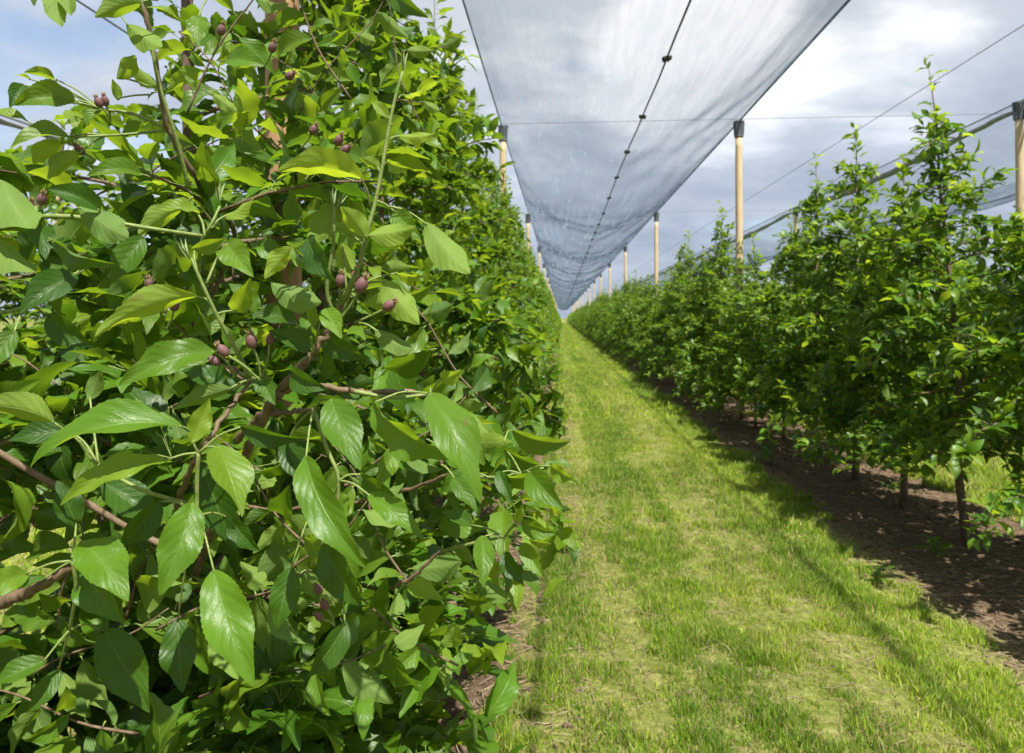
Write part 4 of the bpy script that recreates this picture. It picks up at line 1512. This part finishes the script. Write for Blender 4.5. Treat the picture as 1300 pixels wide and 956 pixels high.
for n_, (bp, br_) in enumerate(zip(boughs, brad)):
    P = [at(*q) for q in bp]
    if n_ in (0, 3, 8):
        P = [TR0 + np.array([0, 0, 1.0 + .12 * n_])] + P
    elif n_ in (1, 5, 6, 7):
        P = [TR1 * 0.5 + TR0 * 0.5 + np.array([.06, 0, .95 + .1 * (n_ % 3)])] + P
    Q = curve_pts(P, 10 * len(P))
    Q[1:-1] += np.random.default_rng(n_).normal(0, .0010, Q[1:-1].shape)
    mb = MB()
    tube(mb, loc_(Q), np.linspace(br_[0], br_[1], len(Q)) * (1 + .10 * np.sin(np.arange(len(Q)) * 1.7)), 10, 0)
    mb.build('branch', [TWIG], near_tree)


# fruitlets
def fruit_meshes():
    mb = MB()
    n = 14
    a_ = np.linspace(0, PI, n)
    zz_ = -np.cos(a_)
    rr_ = np.sin(a_) ** .85 * (0.80 + 0.06 * -zz_)
    prof = [(max(r_, .02), z_ * 1.12) for r_, z_ in zip(rr_, zz_)]
    prof[-2] = (.34, 1.10)
    prof[-1] = (.20, 1.22)
    ang_ = np.arange(16) * 2 * PI / 16
    vs_ = np.concatenate([[[r_ * math.cos(q), r_ * math.sin(q), z_] for q in ang_] for r_, z_ in prof])
    ff_ = [(k * 16 + q, k * 16 + (q + 1) % 16, (k + 1) * 16 + (q + 1) % 16, (k + 1) * 16 + q) for k in range(n - 1) for q in range(16)]
    mb.add(vs_, ff_)
    f = mb.mesh('fruitlet', [FRUIT])
    mb = MB()
    for k in range(5):
        q = k * 2 * PI / 5
        e = np.array([math.cos(q), math.sin(q), 0])
        tube(mb, [e * .22 + [0, 0, 1.10], e * .36 + [0, 0, 1.38], e * (.62 if k % 2 else .45) + [0, 0, 1.62 + .1 * (k % 2)]], [.15, .12, .02], 5)
    for k in range(7):
        q = k * 2 * PI / 7 + .3
        e = np.array([math.cos(q), math.sin(q), 0])
        tube(mb, [e * .08 + [0, 0, 1.15], e * .16 + [0, 0, 1.6], e * .34 + [0, 0, 1.85]], [.035, .03, .03], 4)
    c = mb.mesh('calyx', [CALYX])
    return f, c


FM, CM_ = fruit_meshes()
fr_list = [  # px, py, radius px, depth, lean right (rad), node
    (432, 356, 8, .64, -.2, (425, 400)), (459, 362, 10, .62, .25, (428, 410)), (450, 350, 8, .645, .1, (428, 410)), (494, 388, 8.5, .62, 1.25, (450, 410)),
    (319, 433, 9, .63, -.1, (331, 482)), (283, 445, 8, .62, -.35, (331, 484)), (343, 430, 6.5, .635, .15, (331, 482)), (272, 458, 7, .66, -.6, (331, 486)),
    (297, 470, 6, .66, -.3, (331, 486)), (53, 253, 7.5, .66, .1, (42, 285)), (40, 262, 7, .68, -.2, (42, 285)), (189, 360, 6.5, .75, .1, (195, 395)),
    (222, 388, 7, .78, .2, (210, 420)), (125, 130, 6, .79, -.1, (140, 155)), (133, 128, 6, .80, .2, (140, 155)), (101, 190, 6.5, .80, -.2, (120, 205)),
    (281, 38, 6.5, .84, .1, (270, 70)), (346, 60, 6.5, .9, .2, (335, 85)), (368, 96, 6.5, .9, .4, (345, 105)), (398, 165, 6.5, .9, .2, (380, 190)),
    (430, 178, 7, .9, .1, (415, 200)), (438, 190, 7, .9, .7, (415, 200)), (412, 768, 7, .70, -.3, (425, 795)), (405, 783, 6, .72, -.5, (425, 795)),
    (422, 740, 7, .72, .3, (430, 765)), (404, 748, 6.5, .73, -.1, (425, 770))]
for (px, py, rp, dd, lean, nd) in fr_list:
    P = at(px, py, dd)
    Nd = at(nd[0], nd[1], dd + .015)
    r_ = rp * dd / F
    axis_ = unit(P - Nd)
    axis_ = unit(axis_ + .25 * UP)
    o = link('fruitlet', FM, near_tree)
    o.location = loc_(P)[0]
    o.scale = (r_,) * 3
    la = RI @ axis_
    o.rotation_euler = Vector(la).to_track_quat('Z', 'Y').to_euler()
    link('calyx', CM_, o)
    mb = MB()
    mid_ = (P + Nd) / 2 + RGT * .002
    tube(mb, loc_(curve_pts([Nd, mid_, P - axis_ * r_ * .9], 8)), np.linspace(.0011, .0013, 9), 6)
    mb.build('fruit_stalk', [STEM], near_tree)
